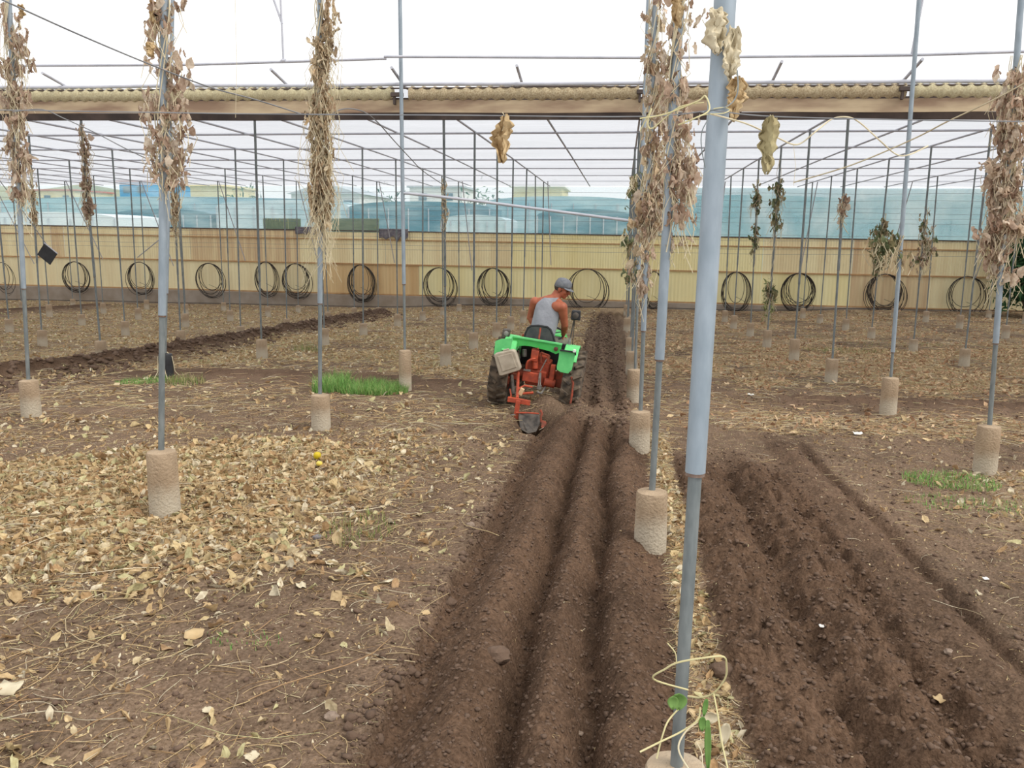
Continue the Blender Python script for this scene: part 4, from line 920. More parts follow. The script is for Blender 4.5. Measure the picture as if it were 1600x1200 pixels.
# ------------------------------------------------------------------ dead bush and green bush at right
def bush(name, P0, rx, rz, n, size, pal, label, cat_, stemm, nb=7):
    e = empty(name, P0, label, cat_); mb = MB()
    for k in range(nb):
        a = 2 * PI * k / nb; mb.tube([(0, 0, -.05), (rx * .25 * math.cos(a), rx * .25 * math.sin(a), rz * .5), (rx * .7 * math.cos(a), rx * .7 * math.sin(a), rz * (1.1 + .5 * random.random()))], [.05, .03, .01], 6)
    part(mb, 'trunk', stemm, e, smooth=True)
    d = RNG.normal(0, 1, (n, 3)); d /= np.linalg.norm(d, axis=1)[:, None]; r = RNG.random(n) ** .45
    P = d * r[:, None] * np.array([rx, rx * .8, rz]) * (1 + .25 * np.sin(d[:, :1] * 7)) + np.array([0, 0, rz * 1.02])
    P = P[P[:, 2] > .05]
    V_, Q_, T_ = leaves('', P, RNG.uniform(size * .6, size * 1.3, len(P)), pal, tilt=.9, nu=3, nv=4, crump=.1, aspect=.35)
    o = array_mesh('foliage', V_, Q_, M_grass, T_); o.parent = e
DG = np.array([S(52, 92, 56), S(40, 76, 48), S(68, 108, 66), S(84, 120, 78)])
p = at(1590, 497, 31.0); bush('dark_green_bush', (p.x + .6, 31.6, float(G(p.x, 31.6))), 1.25, 1.85, 2600, .32, DG, 'dark green bush against the yellow wall at the right edge', 'bush', mat('bark', S(96, 84, 70), S(110, 96, 80), .9))
p = onG(1258 - 6, 478); bush('wilted_sapling', (GX(1) + 1.3, 27.5, float(G(4.6, 27.5))), .22, .75, 170, .17, np.array([S(140, 150, 96), S(160, 164, 110), S(120, 130, 84)]), 'yellow-green sapling in front of the thirteenth hose coil', 'sapling', M_twine, 4)

# ------------------------------------------------------------------ beyond the wall
def house(name, px0, px1, ytop, ybase, Y, m_, roof_m, label, depth=6, gable=0., wins=0, flat=True):
    a = at(px0, ytop, Y); b = at(px1, ybase, Y); wd = b.x - a.x; gz_ = -1.3 - .02 * (Y - 33); hh = a.z - gz_; cx = (a.x + b.x) / 2
    e = empty(name, (cx, Y, gz_), label, 'building')
    part(MB().box((0, depth / 2, hh / 2), (wd, depth, hh)), 'walls', m_, e)
    if gable:
        part(MB().prism([(-wd / 2 - .3, hh), (wd / 2 + .3, hh), (0 + .0 * wd, hh + gable)], -.3, depth + .3), 'roof', roof_m, e)
    else: part(MB().box((0, depth / 2, hh + .1), (wd + .5, depth + .5, .2)), 'roof', roof_m, e)
    for k in range(wins):
        x = -wd / 2 + wd * (k + .5) / wins; part(MB().box((x, -.03, hh - .9), (.8, .08, .7)), 'window', M_win, e)
M_win = mat('window_dark', S(90, 110, 130), S(100, 120, 138), .3)
M_white2 = mat('white_render', S(238, 238, 236), S(228, 230, 230), .8, 1)
M_cream = mat('cream_render', S(232, 222, 180), S(222, 210, 165), .8, 1)
M_blueb = mat('blue_render', S(70, 150, 205), S(90, 165, 212), .7, 1)
M_redroof = mat('red_roof', S(190, 110, 95), S(200, 130, 110), .8, 3)
M_greyroof = mat('grey_roof', S(196, 200, 206), S(180, 186, 192), .8, 1)
M_ghd = mat('dark_greenhouse_film', S(78, 116, 132), S(104, 142, 156), .6, .4, stretch=(1, 1, 4))
M_ghl = mat('pale_greenhouse_film', S(176, 198, 206), S(206, 220, 226), .6, .4, stretch=(1, 1, 4))
M_ghw = mat('white_greenhouse_film', S(228, 234, 238), S(212, 222, 228), .6, .4, stretch=(1, 1, 3))
M_ghm = mat('mid_greenhouse_film', S(146, 182, 194), S(172, 202, 210), .6, .4, stretch=(1, 1, 4))
house('blue_building', 186, 232, 284, 305, 95, M_blueb, M_redroof, 'blue block with reddish roof beyond the back wall at left', 10, 0, 2)
house('cream_building', 297, 345, 291, 307, 80, M_cream, M_cream, 'cream yellow building beyond the wall left of the centre', 8, 0, 0)
house('white_house', 455, 562, 303, 314, 75, M_white2, M_greyroof, 'white house with low gable beyond the wall', 10, 1.0, 3)
house('white_shed', 640, 722, 293, 308, 85, M_white2, M_greyroof, 'flat white building behind the greenhouses, centre left', 8, 0, 2)
house('cream_building', 800, 878, 292, 306, 72, M_cream, M_white2, 'pale cream building with awning beyond the wall behind the tractor', 8, 0, 0)
house('cream_building', 30, 118, 298, 312, 100, M_cream, M_redroof, 'cream terrace of buildings on the slope at far left', 8, 0, 3)
def film(px0, px1, y0, y1, Y, m_, label, depth=5):
    a = at(px0, y0, Y); b = at(px1, y1, Y); mb = MB(); zb_ = -1.6; wd = b.x - a.x
    e = empty('film_greenhouse', ((a.x + b.x) / 2, Y, zb_), label, 'greenhouse')
    hh = a.z - zb_
    pts = [(-wd / 2, 0), (wd / 2, 0), (wd / 2, hh * .93)] + [(wd / 2 * math.cos(t), hh * .93 + hh * .07 * math.sin(t)) for t in np.linspace(.2, PI - .2, 9)] + [(-wd / 2, hh * .93)]
    part(MB().prism(pts, 0, depth), 'film_cover', m_, e)
    hb = MB()
    for k in range(8): hb.box((-wd / 2 + wd * k / 7, -.04, hh * .46), (.06, .06, hh * .92))
    part(hb, 'frame', M_pipe, e)
film(-60, 180, 330, 348, 44, M_ghw, 'white film greenhouse just behind the wall at far left')
film(0, 545, 306, 340, 60, M_ghm, 'long mid blue greenhouse behind the wall on the left')
film(180, 330, 326, 350, 52.5, M_ghd, 'dark blue-green greenhouse behind the wall, left of centre')
film(338, 545, 312, 345, 52.5, M_ghl, 'pale greenhouse with white top behind the wall, left of centre')
film(545, 765, 314, 345, 50, M_ghd, 'dark blue greenhouse with flat top behind the tractor side of the wall')
film(690, 790, 335, 350, 44, M_ghl, 'low pale film hoop in front of the dark greenhouse')
film(760, 1000, 306, 345, 58, M_ghm, 'blue greenhouse behind the wall, centre')
film(840, 985, 326, 350, 45, M_ghd, 'dark low greenhouse behind the wall, right of the driver')
film(1000, 1330, 304, 345, 66, M_ghm, 'hazy blue greenhouse behind the plastic sheet, right of the nearest post')
film(1336, 1700, 304, 345, 74, M_ghl, 'hazy pale greenhouse behind the plastic sheet at far right')
# low hill
vs = []; n_ = 40
M_hill = mat('dry_hill', S(176, 172, 140), S(140, 146, 120), .9, .05)
for k in range(n_ + 1):
    px = -200 + 520 * k / n_; yy = 300 - 16 * math.exp(-((px + 60) / 90) ** 2) - 12 * math.exp(-((px - 130) / 50) ** 2) + 1.5 * mnoise.noise(Vector((k * .6, 0, 0)))
    a = at(px, yy, 190); vs += [(a.x, 150, -4), (a.x, 190, a.z), (a.x, 240, -4)]
fs = [(k * 3, k * 3 + 3, k * 3 + 4, k * 3 + 1) for k in range(n_)] + [(k * 3 + 1, k * 3 + 4, k * 3 + 5, k * 3 + 2) for k in range(n_)]
hl = MB().add(vs, fs).build('hill', M_hill, smooth=True); hl['kind'] = 'structure'
for pd, lb in [((382, 290, 70, 1.7), 'dark green tree beyond the wall between cream and white houses'), ((590, 292, 96, 1.9), 'green tree right of the white house'), ((745, 294, 68, 1.5), 'green tree behind the greenhouses right of the white shed'),
               ((862, 292, 84, 1.3), 'small green tree behind the cream building'), ((772, 297, 84, 1.4), 'low green tree left of the cream building'), ((620, 297, 76, 1.2), 'low tree beside the white shed')]:
    px, py, Yt, r = pd; a = at(px, py, Yt); bush('background_tree', (a.x, Yt, -1.8), r * 1.3, (a.z + 1.8) / 2, 420, .5, DG * 1.2 + .05, lb, 'tree', M_hill, 5)
# land beyond the wall
sheetg = MB().add([(-200, 33.8, -1.35), (200, 33.8, -1.35), (260, 400, -3), (-260, 400, -3)], [(0, 1, 2, 3)]).build('land', M_hill); sheetg['kind'] = 'structure'
# ------------------------------------------------------------------ the small tractor
TP = Vector((-1.04, 10.15, -0.385)); TR = math.radians(8)
tr = empty('tractor', TP, 'small old green and orange tractor ploughing, tilted to the right, with a driver', 'tractor', rot=(0, TR, math.radians(-1)))
TI = tr.matrix_world.inverted()
def TL(cx, cy, dy=0.0): return TI @ at(740 + cx / 7.06, 520 + cy / 7.06, 10.15 + dy)     # close-up position -> tractor frame
def TQ(px, py, dy=0.0): return TI @ at(px, py, 10.15 + dy)
RY = Matrix.Rotation(PI / 2, 3, 'Y')
def wheel(x, y, r, wd, nm, lugs=18):
    prof = [(r * .55, -wd / 2 * .8), (r * .8, -wd / 2), (r * .93, -wd / 2 * .96), (r * .965, -wd * .36), (r * .965, wd * .36), (r * .93, wd / 2 * .96), (r * .8, wd / 2), (r * .55, wd / 2 * .8), (r * .5, 0)]
    mb = MB().lathe((x, y, r), prof, 32, RY)
    for k in range(lugs):
        a = 2 * PI * k / lugs
        for s_ in (-1, 1):
            aa = a + (PI / lugs if s_ > 0 else 0)
            M_ = Matrix.Rotation(-aa, 3, 'X') @ Matrix.Rotation(s_ * .55, 3, 'Z')
            c_ = Matrix.Rotation(-aa, 3, 'X') @ Vector((s_ * wd * .25, 0, r * .985))
            mb.box(Vector((x, y, r)) + c_, (wd * .56, .034, .045), M_, .8)
    w_ = part(mb, nm, M_rubber, tr, smooth=True)
    rp = [(.03, -wd * .25), (r * .3, -wd * .22), (r * .5, -wd * .36), (r * .56, -wd * .42), (r * .56, wd * .42), (r * .5, wd * .36), (r * .3, wd * .22), (.03, wd * .25)]
    part(MB().lathe((x, y, r), rp, 24, RY), 'rim', M_orangeD, w_, smooth=True)
    hb = MB()
    for k in range(5):
        a = 2 * PI * k / 5; hb.lathe((x, y + .06 * math.cos(a), r + .06 * math.sin(a)), [(.012, -wd * .3), (.012, wd * .3)], 6, RY)
    part(hb, 'hub_bolts', M_steelL, w_)
wheel(-.435, .02, .385, .23, 'rear_wheel'); wheel(.435, .02, .385, .23, 'rear_wheel')
wheel(-.36, 1.22, .25, .15, 'front_wheel', 14); wheel(.36, 1.22, .25, .15, 'front_wheel', 14)
# axle, gearbox, body
mb = MB().tube([(-.34, 0, .385), (.34, 0, .385)], [.062, .062], 16).box((-.27, 0, .40), (.1, .17, .19)).box((.27, 0, .40), (.1, .17, .19)); part(mb, 'rear_axle', M_orangeD, tr, smooth=True, bev=.01)
part(MB().box((0, .10, .43), (.27, .36, .30)).box((0, .05, .60), (.2, .24, .1)).box((.02, -.09, .40), (.2, .06, .16)), 'gearbox', M_orange, tr, bev=.015)
part(MB().box((0, .62, .46), (.20, .75, .16)), 'chassis', M_orangeD, tr, bev=.015)
part(MB().box((0, 1.08, .52), (.28, .50, .26)).box((0, 1.1, .66), (.2, .36, .1)), 'engine', M_grime, tr, bev=.015)
part(MB().tube([(-.3, 1.22, .25), (.3, 1.22, .25)], .03, 12).tube([(0, 1.22, .25), (0, 1.22, .42)], .045, 12), 'front_axle', M_orangeD, tr, smooth=True)
hb = MB().prism([(-.20, .55), (.20, .55), (.20, .74), (.15, .82), (-.15, .82), (-.20, .74)], .82, 1.42); part(hb, 'bonnet', M_green, tr, bev=.015)
gr_ = MB()
for k in range(8): gr_.box((-.15 + .3 * k / 7, 1.43, .67), (.012, .01, .18))
part(gr_, 'grille', M_grime, tr)
part(MB().tube([(.14, 1.15, .8), (.15, 1.15, .98), (.15, 1.12, 1.03)], .02, 10), 'exhaust', M_grime, tr, smooth=True)
# green rear crosspiece with its arch
out = [(430, 38), (700, 84), (972, 128), (960, 215), (905, 235), (870, 218), (830, 200), (740, 178), (640, 150), (560, 142), (500, 146), (450, 172), (415, 195), (402, 180)]
def face(out, dy, th, name, m_, parent=tr, **k):
    P_ = [TL(x, y, dy) for x, y in out]; n = len(P_); vs = P_ + [p_ + Vector((0, th, 0)) for p_ in P_]
    return part(MB().add(vs, [tuple(range(n)), tuple(range(2 * n - 1, n - 1, -1))] + [(k_, k_ + n, (k_ + 1) % n + n, (k_ + 1) % n) for k_ in range(n)]), name, m_, parent, **k)
cb = face(out, -.16, .035, 'rear_crosspiece', M_green)
face([(432, 34), (974, 124), (972, 138), (430, 50)], -.175, .07, 'top_flange', M_greenD, cb)
a_ = TL(908, 178, -.18); part(MB().lathe(a_, [(.026, 0), (.026, .012), (.012, .016)], 18, Matrix.Rotation(PI / 2, 3, 'X')), 'round_reflector', mat('dull_red', S(110, 60, 52), S(90, 56, 50), .5), cb, smooth=True)
mb = MB(); mb.tube([TL(402, 70, -.17), TL(432, 72, -.17)], .014, 8); part(mb, 'end_cap', mat('white_cap', S(220, 226, 214), None, .6), cb)
# mudguards
def guard(sx, nm, m_):
    x0, x1 = sx * .29, sx * (.455 if sx > 0 else .44); mb = MB(); vs = []; angs = np.linspace(math.radians(42), math.radians(150), 16)
    for a in angs:
        for xx_ in (x0, x1):
            for rr in (.435, .452): vs.append((xx_, .02 - rr * math.cos(a) * 1.02, .385 + rr * math.sin(a)))
    fs = []
    for k in range(15):
        o = k * 4; fs += [(o, o + 4, o + 6, o + 2), (o + 1, o + 3, o + 7, o + 5), (o, o + 1, o + 5, o + 4), (o + 2, o + 6, o + 7, o + 3)]
    fs += [(0, 2, 3, 1), (60, 61, 63, 62)]
    g_ = part(mb.add(vs, fs), nm, m_, tr, smooth=True)
    vs = []
    for a in np.linspace(math.radians(42), math.radians(150), 16): vs += [(x0, .02 - .44 * math.cos(a), .385 + .44 * math.sin(a)), (x0, .02 - .44 * math.cos(a) * .75, .385 + .30 * math.sin(a)), ]
    fs = [(k * 2, k * 2 + 1, k * 2 + 3, k * 2 + 2) for k in range(15)]
    o = part(MB().add(vs, fs), 'inner_side', m_, g_); o.modifiers.new('t', 'SOLIDIFY').thickness = .006
    return g_
def guard2(sx, nm):
    return guard(sx, nm, M_greenD)
gl = guard2(-1, 'mudguard'); gr2 = guard2(1, 'mudguard')
face([(240, 92), (300, 70), (432, 60), (404, 190), (330, 215), (222, 250)], -.30, .02, 'rear_face', M_greenD, gl)
face([(948, 192), (1012, 196), (1122, 222), (1108, 300), (1082, 412), (1042, 450), (960, 436), (918, 408), (916, 372), (935, 290)], -.40, .02, 'rear_flap', M_greenD, gr2, bev=.004)
face([(952, 186), (1130, 208), (1130, 250), (1118, 250), (1114, 222), (950, 200)], -.42, .03, 'black_edge', M_black, gr2)
part(MB().box(TL(1112, 200, -.43), (.034, .03, .036)), 'white_cap', mat('white_cap', S(220, 226, 214)), gr2, bev=.006)
# canister strapped over the left wheel
cn_ = [(222, 245), (235, 232), (425, 190), (455, 205), (516, 392), (508, 415), (305, 478), (280, 470)]
cc = face(cn_, -.52, .13, 'canister', M_canister, bev=.018, smooth=True)
P_ = [TL(x, y, -.53) for x, y in [(262, 262), (420, 222), (475, 380), (318, 432)]]
part(MB().add(P_ + [p_ + Vector((0, .02, 0)) for p_ in P_], [(0, 1, 2, 3), (7, 6, 5, 4), (0, 4, 5, 1), (1, 5, 6, 2), (2, 6, 7, 3), (3, 7, 4, 0)]), 'pressed_panel', M_canister, cc, bev=.006)
part(MB().tube([TL(330, 212, -.46), TL(335, 190, -.46), TL(385, 180, -.46), TL(395, 200, -.46)], .01, 8), 'handle', M_canister, cc, smooth=True)
# lamp on the left mudguard
lp = part(MB().box(TQ(791, 521, -.05), (.10, .09, .11), None, .85), 'rear_lamp', M_grime, tr, bev=.012)
part(MB().lathe(TQ(791, 521, -.105), [(.03, 0), (.028, .01), (.012, .014)], 14, Matrix.Rotation(PI / 2, 3, 'X')), 'lens', M_steelL, lp, smooth=True)
part(MB().tube([TQ(790, 527, -.05), TQ(789, 540, -.05)], .012, 8), 'bracket', M_black, lp)
part(MB().box((0, .32, .62), (.56, .03, .34)), 'interior_shade_plate', M_black, tr, bev=.01)  # black plate added to stand in for the shade inside, behind the crosspiece
# seat
def seatpoly(pts, dy, th, name, m_, par=tr, **k):
    P_ = [TQ(x, y, dy) for x, y in pts]; n = len(P_); vs = P_ + [p_ + Vector((0, th, 0)) for p_ in P_]
    return part(MB().add(vs, [tuple(range(n)), tuple(range(2 * n - 1, n - 1, -1))] + [(k_, k_ + n, (k_ + 1) % n + n, (k_ + 1) % n) for k_ in range(n)]), name, m_, par, **k)
M_seat = mat('worn_black_seat', S(62, 66, 68), S(80, 82, 80), .7, 12)
sp = [(819, 530), (821, 521), (825, 512.5), (830, 509.5), (841, 509), (855, 511), (860, 515), (864, 524), (867, 536), (845, 536)]
st = seatpoly(sp, .02, .03, 'seat', M_seat, bev=.012, smooth=True)
part(MB().tube([TQ(x, y, .03) for x, y in sp[:-1]], .014, 8), 'seat_rim', M_black, st, smooth=True)
c_ = TQ(846, 537, .22); part(MB().box((c_.x, .26, c_.z - .01), (.36, .38, .05)), 'cushion', M_seat, st, bev=.02)
part(MB().box((c_.x, .22, c_.z - .10), (.1, .14, .16)), 'seat_post', M_grime, st)
part(MB().tube([TQ(844.5, 512, -.05), TQ(842, 530, -.10), TQ(840.5, 546, -.16)], .011, 8), 'lift_lever', M_orangeD, tr, smooth=True)
part(MB().tube([TQ(818, 522, .1), TQ(817, 540, .1)], .018, 8), 'side_lever', M_orange, tr, smooth=True)
# tall lamp / control on the right
rl = part(MB().tube([TQ(889, 545, .0), TQ(892, 525, .02), TQ(897, 500, .02)], [.012, .009, .009], 8), 'lamp_stalk', M_grime, tr, smooth=True)
part(MB().tube([TQ(894, 543, .02), TQ(896, 522, .03), TQ(898, 500, .03)], .006, 6), 'stay', M_grime, rl, smooth=True)
part(MB().tube([TQ(888, 546, .0), TQ(890.5, 533, .0), TQ(891, 528, .0)], [.022, .02, .012], 10), 'stalk_base', M_steelL, rl, smooth=True)
part(MB().box(TQ(900, 492.5, .02), (.115, .09, .115), Matrix.Rotation(math.radians(-4), 3, 'Y'), .92), 'lamp_box', M_black, rl, bev=.012)
part(MB().lathe(TQ(899.5, 493, -.03), [(.038, 0), (.036, .008), (.02, .012)], 16, Matrix.Rotation(PI / 2, 3, 'X')), 'lens', M_grime, rl, smooth=True)
# steering
part(MB().tube([(.03, .62, .55), (.03, .5, .86)], .016, 10), 'steering_column', M_grime, tr, smooth=True)
sw = []
for k in range(25): a = 2 * PI * k / 24; sw.append(Vector((.03 + .17 * math.cos(a), .49 + .15 * math.sin(a), .875 + .07 * math.sin(a))))
sw_o = part(MB().tube(sw, .011, 8, cap=False), 'steering_wheel', M_black, tr, smooth=True)
mb = MB()
for a in (0.5, 2.6, 4.7): mb.tube([(.03, .49, .865), (.03 + .17 * math.cos(a), .49 + .15 * math.sin(a), .875 + .07 * math.sin(a))], .007, 6)
part(mb, 'spoke', M_black, sw_o)
# rear linkage, hydraulics
mb = MB().tube([TL(678, 170, -.10), TL(680, 400, -.12)], .040, 14).box(TL(676, 250, -.12), (.09, .08, .14)); part(mb, 'lift_housing', M_orange, tr, smooth=True, bev=.008)
part(MB().tube([TL(680, 286, -.22), TL(640, 292, -.24), TL(600, 312, -.24), TL(582, 350, -.24), TL(578, 400, -.22)], .013, 10), 'bent_pipe', M_orange, tr, smooth=True)
part(MB().box(TL(590, 412, -.22), (.085, .03, .02)), 'pipe_foot', M_steelL, tr)
part(MB().tube([TL(560, 185, -.05), TL(560, 262, -.05)], .028, 12), 'oil_filter', M_steelL, tr, smooth=True)
part(MB().tube([TL(745, 215, -.14), TL(800, 240, -.15), TL(832, 250, -.15)], .012, 8).tube([TL(832, 250, -.15), TL(815, 320, -.16)], .02, 8).tube([TL(740, 215, -.13), TL(744, 330, -.13)], .016, 8), 'lift_arm', M_orangeD, tr, smooth=True)
mb = MB(); 
for k in range(9):
    a = TL(806 - k * 8, 290 + k * 15, -.2 - .004 * k); b = TL(806 - (k + 1) * 8, 290 + (k + 1) * 15, -.2 - .004 * k); mb.tube([a, b + (b - a) * .3], .008 if k % 2 else .006, 6)
mb.tube([TL(730, 440, -.24), TL(712, 610, -.3)], .009, 8).tube([TL(742, 440, -.24), TL(735, 600, -.3)], .006, 8); mb.box(TL(725, 600, -.3), (.05, .03, .05))
part(mb, 'check_chain', M_steelL, tr)
part(MB().box(TL(640, 490, -.2), (.22, .06, .12)).box(TL(870, 440, -.12), (.06, .08, .2)).tube([TL(770, 540, -.15), TL(895, 565, -.12)], .052, 14), 'rear_casing', M_orange, tr, smooth=True, bev=.008)
part(MB().box(TL(350, 520, -.1), (.10, .05, .09)).box(TL(455, 480, -.12), (.06, .05, .07)), 'left_bracket', M_orangeD, tr, bev=.006)
part(MB().tube([TL(420, 470, -.22), TL(440, 680, -.36)], .022, 8), 'lower_link', M_grime, tr, smooth=True)
part(MB().tube([TL(790, 600, -.2), TL(745, 668, -.4), TL(700, 655, -.42)], .012, 8), 'lower_link', M_steelL, tr, smooth=True)
# plough
pl = part(MB().tube([TL(492, 430, -.4), TL(486, 640, -.5), TL(482, 720, -.6)], .019, 4).tube([TL(495, 620, -.48), TL(560, 582, -.44), TL(650, 600, -.44)], .013, 8).tube([TL(500, 672, -.48), TL(560, 668, -.46), TL(660, 660, -.46)], .016, 8)
          .box(TL(500, 752, -.62), (.265, .05, .055)), 'plough', M_orange, tr, bev=.004)
part(MB().box(TL(478, 850, -.66), (.052, .04, .22), None), 'plough_shank', M_orange, pl, bev=.004)
part(MB().box(TL(525, 650, -.52), (.05, .05, .09), Matrix.Rotation(.3, 3, 'Y')), 'top_hitch', mat('worn_yellow', S(206, 178, 140), S(190, 150, 110), .6), pl, bev=.008)
part(MB().tube([TL(470, 882, -.68), TL(600, 884, -.72), TL(720, 892, -.74)], .009, 8), 'spacer_rod', M_orange, pl, smooth=True)
part(MB().tube([TL(738, 850, -.72), TL(755, 890, -.74), TL(742, 930, -.76), TL(744, 990, -.78)], [.012, .014, .012, .01], 8), 'coulter', M_orangeD, pl, smooth=True)
P_ = [TL(x, y, d_) for x, y, d_ in [(500, 890, -.70), (720, 895, -.66), (735, 1000, -.72), (690, 1090, -.80), (600, 1110, -.86), (510, 1060, -.8)]]
part(MB().add(P_ + [p_ + Vector((0, .025, .0)) for p_ in P_], [tuple(range(6)), tuple(range(11, 5, -1))] + [(k_, k_ + 6, (k_ + 1) % 6 + 6, (k_ + 1) % 6) for k_ in range(6)]), 'mouldboard', M_grime, pl)
P_ = [TL(x, y, d_) for x, y, d_ in [(755, 965, -.74), (800, 985, -.72), (805, 1010, -.74), (765, 1060, -.8), (745, 1040, -.8)]]
part(MB().add(P_ + [p_ + Vector((0, .02, 0)) for p_ in P_], [tuple(range(5)), tuple(range(9, 4, -1))] + [(k_, k_ + 5, (k_ + 1) % 5 + 5, (k_ + 1) % 5) for k_ in range(5)]), 'ploughshare', M_orangeD, pl)
part(MB().tube([TL(400, 620, -.4), TL(415, 690, -.45), TL(400, 740, -.6), TL(380, 760, -.62)], .010, 8), 'hitch_pin', M_orange, pl, smooth=True)
part(MB().tube([TL(390, 915, -.7), TL(425, 905, -.7), TL(460, 900, -.7)], .006, 6), 'linch_pin', M_steelL, pl)
part(MB().tube([TL(1078, 485, -.35), TL(1098, 560, -.36), TL(1085, 680, -.4), TL(1068, 780, -.42)], .013, 8), 'marker_rod', M_orangeD, tr, smooth=True)

# ------------------------------------------------------------------ the driver
def fused(name, prims, m_, vox, parent=None, smooth_it=6):
    """several overlapping tapered limbs grown together into one skin"""
    mb = MB()
    for q in prims:
        if q[0] == 'c':
            _, a, b, ra, rb_ = q; a = Vector(a); b = Vector(b); n = 5
            mb.ellip(a, (ra,) * 3, n=14, m_=8); mb.ellip(b, (rb_,) * 3, n=14, m_=8)
            mb.tube([a, b], [ra, rb_], 16)
        else:
            _, c_, r_, M_ = q; mb.ellip(c_, r_, M_, 18, 12)
    me = bpy.data.meshes.new(name); me.from_pydata(mb.v, [], mb.f); me.update()
    bm = bmesh.new(); bm.from_mesh(me); bmesh.ops.remove_doubles(bm, verts=bm.verts, dist=1e-5); bmesh.ops.recalc_face_normals(bm, faces=bm.faces); bm.to_mesh(me); bm.free()
    o = bpy.data.objects.new(name, me); COL.objects.link(o)
    r_ = o.modifiers.new('r', 'REMESH'); r_.mode = 'VOXEL'; r_.voxel_size = vox; r_.use_smooth_shade = True
    s_ = o.modifiers.new('s', 'SMOOTH'); s_.iterations = smooth_it; s_.factor = .5
    dg = bpy.context.evaluated_depsgraph_get(); m2 = bpy.data.meshes.new_from_object(o.evaluated_get(dg)); o.modifiers.clear(); o.data = m2
    m2.materials.clear(); m2.materials.append(m_); m2.polygons.foreach_set('use_smooth', [True] * len(m2.polygons))
    if parent: o.parent = parent
    return o
def W(px, py, Y): return at(px, py, Y)
pelv = W(846, 529, 10.42); waist = W(849, 515, 10.44); chest = W(855, 493, 10.47); upch = W(857, 476, 10.49); nb_ = W(867, 466, 10.50)
PO = Vector((pelv.x, pelv.y, pelv.z))
R_ = lambda v: Vector(v) - PO
hc = W(878.5, 452, 10.52)
fd = Vector((.92, -.22, -.36)).normalized(); hx = fd.cross(Vector((0, 0, 1))).normalized(); hz = hx.cross(fd).normalized()
HM = Matrix((hx, fd, hz)).transposed()
def hd(x, y, z): return R_(hc) + HM @ Vector((x, y, z))
rs = W(878.5, 480, 10.40); re = W(882.5, 508, 10.46); rw = TP + (tr.matrix_world.to_3x3() @ Vector((.20, .47, .885))); 
ls = W(836, 472, 10.56); le = W(828.5, 496, 10.62); lw = TP + (tr.matrix_world.to_3x3() @ Vector((-.12, .45, .885)))
rw = Vector(rw); lw = Vector(lw)
prims = [('e', R_(pelv), (.145, .11, .10), None), ('c', R_(pelv), R_(waist), .115, .115), ('e', R_(waist), (.145, .105, .11), None), ('e', R_(chest), (.155, .11, .14), None), ('e', R_(upch), (.15, .095, .10), None),
         ('c', R_(ls) + Vector((.05, 0, -.01)), R_(rs) + Vector((-.04, 0, 0)), .06, .065), ('c', R_(upch) + Vector((-.02, 0, .03)), R_(nb_), .085, .062), ('c', R_(nb_), hd(0, -.03, -.04), .066, .057),
         ('c', R_(nb_), R_(rs), .05, .05), ('c', R_(nb_), R_(ls), .045, .05)]
for (s_, e_, w_) in ((rs, re, rw), (ls, le, lw)):
    s_, e_, w_ = R_(s_), R_(e_), R_(w_); prims += [('c', s_, s_.lerp(e_, .35), .066, .056), ('c', s_.lerp(e_, .35), e_, .056, .043), ('c', e_, e_.lerp(w_, .4), .045, .042), ('c', e_.lerp(w_, .4), w_, .042, .028)]
# head
prims += [('e', hd(0, -.008, .035), (.076, .095, .088), HM), ('e', hd(0, .02, -.035), (.058, .068, .068), HM), ('e', hd(0, .055, -.075), (.032, .03, .028), HM), ('c', hd(0, .088, .010), hd(0, .108, -.022), .010, .016),
          ('e', hd(0, .088, -.052), (.028, .012, .009), HM), ('e', hd(0, .08, .028), (.05, .018, .012), HM), ('e', hd(.075, -.012, -.005), (.012, .022, .034), HM), ('e', hd(-.075, -.012, -.005), (.012, .022, .034), HM),
          ('e', hd(.042, .06, -.018), (.022, .022, .022), HM), ('e', hd(-.042, .06, -.018), (.022, .022, .022), HM)]
# hands closed on the wheel rim
rimdir = (tr.matrix_world.to_3x3() @ Vector((0, 1, .45))).normalized()
for w_, sgn, el in ((rw, 1, re), (lw, -1, le)):
    w0 = R_(w_); fw = (R_(w_) - R_(el)).normalized(); pc = w0 + fw * .045; side = rimdir - fw * rimdir.dot(fw); side = side.normalized() if side.length > .1 else Vector((1, 0, 0))
    up = fw.cross(side).normalized(); up = up if up.z > 0 else -up
    Mh = Matrix((side, fw, up)).transposed(); prims += [('e', pc, (.042, .048, .017), Mh)]
    for k, (o_, L) in enumerate(((-.031, .06), (-.011, .070), (.010, .066), (.030, .052))):
        a = pc + side * o_ + fw * .035; b = a + fw * L * .42 - up * .010; c_ = b + fw * L * .12 - up * L * .42; d_ = c_ - fw * L * .28 - up * L * .12
        prims += [('c', a, b, .0095, .009), ('c', b, c_, .009, .0085), ('c', c_, d_, .0085, .0075)]
    a = pc - side * sgn * .038 - fw * .01; b = a - side * sgn * .018 + fw * .028 - up * .014; c_ = b + fw * .022 + side * sgn * .012 - up * .02
    prims += [('c', a, b, .012, .010), ('c', b, c_, .010, .008)]
body = fused('person', prims, M_skin, .0062)
body.location = PO
tag(body, 'person in grey tank top and cap seated on the tractor, looking down to the right', 'person')
